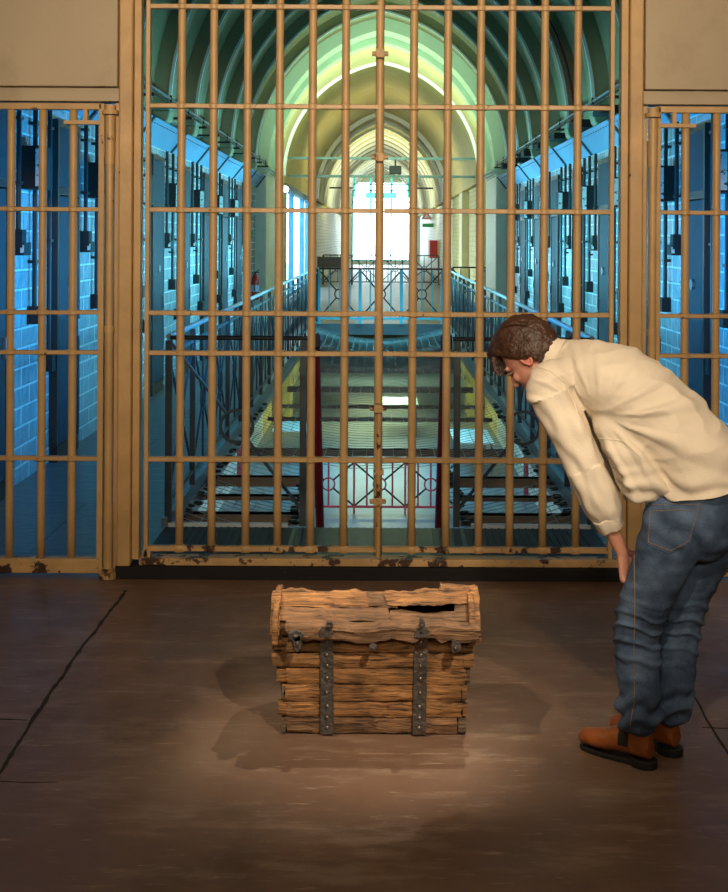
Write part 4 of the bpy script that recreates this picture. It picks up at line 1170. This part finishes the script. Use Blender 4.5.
# --- boots
def boot(heel,ang,tag_lab=None):
    """foot built pointing along +x from the heel, then turned"""
    c,s=math.cos(ang),math.sin(ang)
    def T(x,y,z): return V((heel[0]+x*c-y*s, heel[1]+x*s+y*c, z))
    up=MB(); 
    st=[(.010,0,.065,.032,.045),(.04,0,.075,.039,.056),(.09,0,.080,.041,.062),(.14,0,.072,.044,.056),(.19,.002,.060,.049,.046),(.24,.002,.054,.048,.039),(.285,.0,.050,.036,.030)]
    rings=[]
    pts=[cr(st,t/5) for t in range((len(st)-1)*5+1)]
    for p in pts:
        rings.append([T(p[0],p[1]+p[3]*math.cos(2*math.pi*k/22),p[2]+p[4]*math.sin(2*math.pi*k/22)*(1 if math.sin(2*math.pi*k/22)>0 else .75)) for k in range(22)])
    up.rings(rings); up.ell(T(.278,0,.050),[T(.032,0,0)-T(0,0,0),T(0,.038,0)-T(0,0,0),V((0,0,.031))],10)
    limb(up,[(*T(.058,0,.06),.050,.042),(*T(.060,0,.11),.054,.046),(*T(.064,0,.16),.056,.048),(*T(.066,0,.20),.056,.049)],lat=T(1,0,0)-T(0,0,0),n=20)
    limb(up,[(*T(.07,0,.11),.035,.034),(*T(.12,0,.085),.035,.036)],lat=(0,0,1))
    mb,_=remesh(up,.005,5,'boot')
    for p,n in zip(range(len(mb.v)),_):
        q=mb.v[p]; mb.v[p]=q+n*(.0025*noise.noise(q*30))
        if mb.v[p].z<.018: mb.v[p].z=.018
    b=obj('boot',mb,LEATH,man,smooth=True)
    P=[]
    for k in range(40):
        a=2*math.pi*k/40; x=.152+.154*math.cos(a); wv=.044*(abs(math.sin(a))**.8)*(1 if math.sin(a)>0 else -1)*(.80+.22*math.cos(a+0)) 
        P.append(T(x,wv,0))
    so=MB(); so.rings([[V((p.x,p.y,z)) for p in P] for z in (.001,.019)])
    hb=[T(.040+.052*math.cos(2*math.pi*k/24),.044*math.sin(2*math.pi*k/24),0) for k in range(24)]
    so.rings([[V((p.x,p.y,z)) for p in hb] for z in (.0005,.030)])
    obj('sole',so,SOLE,b,bevel=.003)
    bv=BVHTree.FromPolygons([tuple(p) for p in mb.v],mb.f)
    for sd in (-1,1):
        vs=[];fs=[];NI=7;NJ=9
        for j in range(NJ+1):
            for i in range(NI+1):
                z=.070+(.135-.070)*j/NJ; hw=.019+.004*j/NJ; x=.105-hw+2*hw*i/NI
                o=T(x,-sd*.2,z); h=bv.ray_cast(o,(T(x,0,z)-o).normalized())
                q=h[0]+ (o-h[0]).normalized()*.0025 if h[0] is not None else T(x,-sd*.046,z); vs.append(q)
        n0=len(vs)
        dirn=(T(0,-1,0)-T(0,0,0))*sd
        vs+= [q-dirn*.006 for q in vs]
        n1=NI+1
        for j in range(NJ):
            for i in range(NI): a=j*n1+i; fs+=[(a,a+1,a+n1+1,a+n1),(n0+a,n0+a+n1,n0+a+n1+1,n0+a+1)]
        for i in range(NI): a=NJ*n1+i; fs+=[(i,n0+i,n0+i+1,i+1),(a,a+1,n0+a+1,n0+a)]
        for j in range(NJ): a=j*n1; e=a+NI; fs+=[(a,a+n1,n0+a+n1,n0+a),(e,n0+e,n0+e+n1,e+n1)]
        obj('elastic_panel',MB().add(vs,fs),SOLE,b,smooth=True)
    return b
ang=math.atan2(.63,-.78)
boot((1.015,4.605),ang+.0); boot((1.135,4.715),ang-.12)

# ============================================================ LIGHT
def look(o,t): d=(V(t)-o.location); o.rotation_euler=d.to_track_quat('-Z','Y').to_euler()
def spot(name,loc,to,power,deg,blend,col,rad=.05):
    l=bpy.data.lights.new(name,'SPOT'); l.energy=power; l.spot_size=math.radians(deg); l.spot_blend=blend; l.color=col; l.shadow_soft_size=rad
    o=bpy.data.objects.new(name,l); C.objects.link(o); o.location=loc; look(o,to); return o
def area(name,loc,to,power,sx,sy,col,spread=180):
    l=bpy.data.lights.new(name,'AREA'); l.shape='RECTANGLE'; l.size=sx; l.size_y=sy; l.energy=power; l.color=col; l.spread=math.radians(spread)
    o=bpy.data.objects.new(name,l); C.objects.link(o); o.location=loc; look(o,to); return o
WARM=(1,.80,.56); WARM2=(1,.82,.60)
spot('spotlight_key',(1.5,1.3,3.9),(0,5.1,.15),760,20,1,WARM2,.03)
spot('spotlight_back',(.95,6.6,4.0),(-.12,4.80,.0),450,21,1,WARM2,.03)
spot('spotlight_left',(-1.6,3.9,3.9),(.1,5.0,.1),330,27,1,WARM2,.03)
spot('spotlight_man',(0.2,1.2,4.1),(1.0,4.8,1.3),330,26,.9,WARM2,.08)
area('front_room_fill',(0,-1.6,3.5),(0,7,3.1),68,3.5,.8,WARM,58)  # added warm fill behind the camera to lift the gates, no fixture there
area('warm_floor_fill',(0,3.4,4.3),(0,4.0,0),40,5.5,1.6,WARM)  # broad fill added to raise the ambient light on the floor
BLUE=(.04,.46,1.0); CYAN=(.20,.80,1.0)
for i,(y,pw) in enumerate(((10.2,95),(14.5,125),(19,155),(23.5,190))):
    for s in (-1,1):
        area('cell_hall_fill',(s*.10,y,1.5),(s*3,y,1.9),pw,3.6,.4,BLUE if i<1 else CYAN,95)  # added floating fill for the side walls; no fittings hang here
area('net_fill',(0,26.0,2.2),(0,26.0,0),200,2.4,2.0,(.08,.75,1),120)  # cyan fill added to brighten the net near the barrier
area('vault_fill',(0,25.5,2.6),(0,27.5,6.0),85,2,1.0,(.55,1,.70),120)  # green fill added to lighten the far vault, without a fixture
area('crossing_fill',(0,31.5,3.2),(0,32.0,8),240,2.4,1.2,(.72,1,.50),170)  # upward fill added for the greenish light on the arch; source unseen
area('second_hall_fill',(0,42,3.0),(0,44,8),100,2.4,4,(1,.92,.50),170)  # this and the next two are added fills for the far vault and ribs
area('second_hall_fill',(0,60,2.8),(0,62,8),420,2.4,8,(.9,1,.75),170)
area('second_hall_fill',(0,78,2.8),(0,80,8),300,2.4,8,(.85,1,.9),170)
for y,pw,col in ((13,45,(.45,.75,1)),(19,60,(.6,.85,1)),(25,60,(.65,.9,1)),(32,150,(.85,1,.5)),(42,150,(.75,1,.55))):
    area('lower_floor_fill',(0,y,-.65),(0,y,-3),pw,2.2,2.0,col,175)  # tinted fills added to light the lower level, no lamp bodies

w=bpy.data.worlds.new('World'); bpy.context.scene.world=w; w.use_nodes=True
bg=w.node_tree.nodes['Background']; bg.inputs[0].default_value=(.72,.93,1,1); bg.inputs[1].default_value=9.0

# ============================================================ CAMERA
cd=bpy.data.cameras.new('camera'); cd.sensor_fit='VERTICAL'; cd.sensor_height=24; cd.sensor_width=24*728/892
cd.lens=24*F/892; cd.clip_end=300
cd.shift_x=-(VX-364)/892; cd.shift_y=-(446-VY)/892
co=bpy.data.objects.new('camera',cd); C.objects.link(co); co.location=(0,0,EYE)
th=.0055
co.matrix_world=Matrix.Translation((0,0,EYE))@Matrix.Rotation(math.pi/2,4,'X')@Matrix.Rotation(th,4,'Z')
sc=bpy.context.scene; sc.camera=co
sc.view_settings.view_transform='Standard'; sc.view_settings.look='None'; sc.view_settings.gamma=1; sc.view_settings.exposure=0
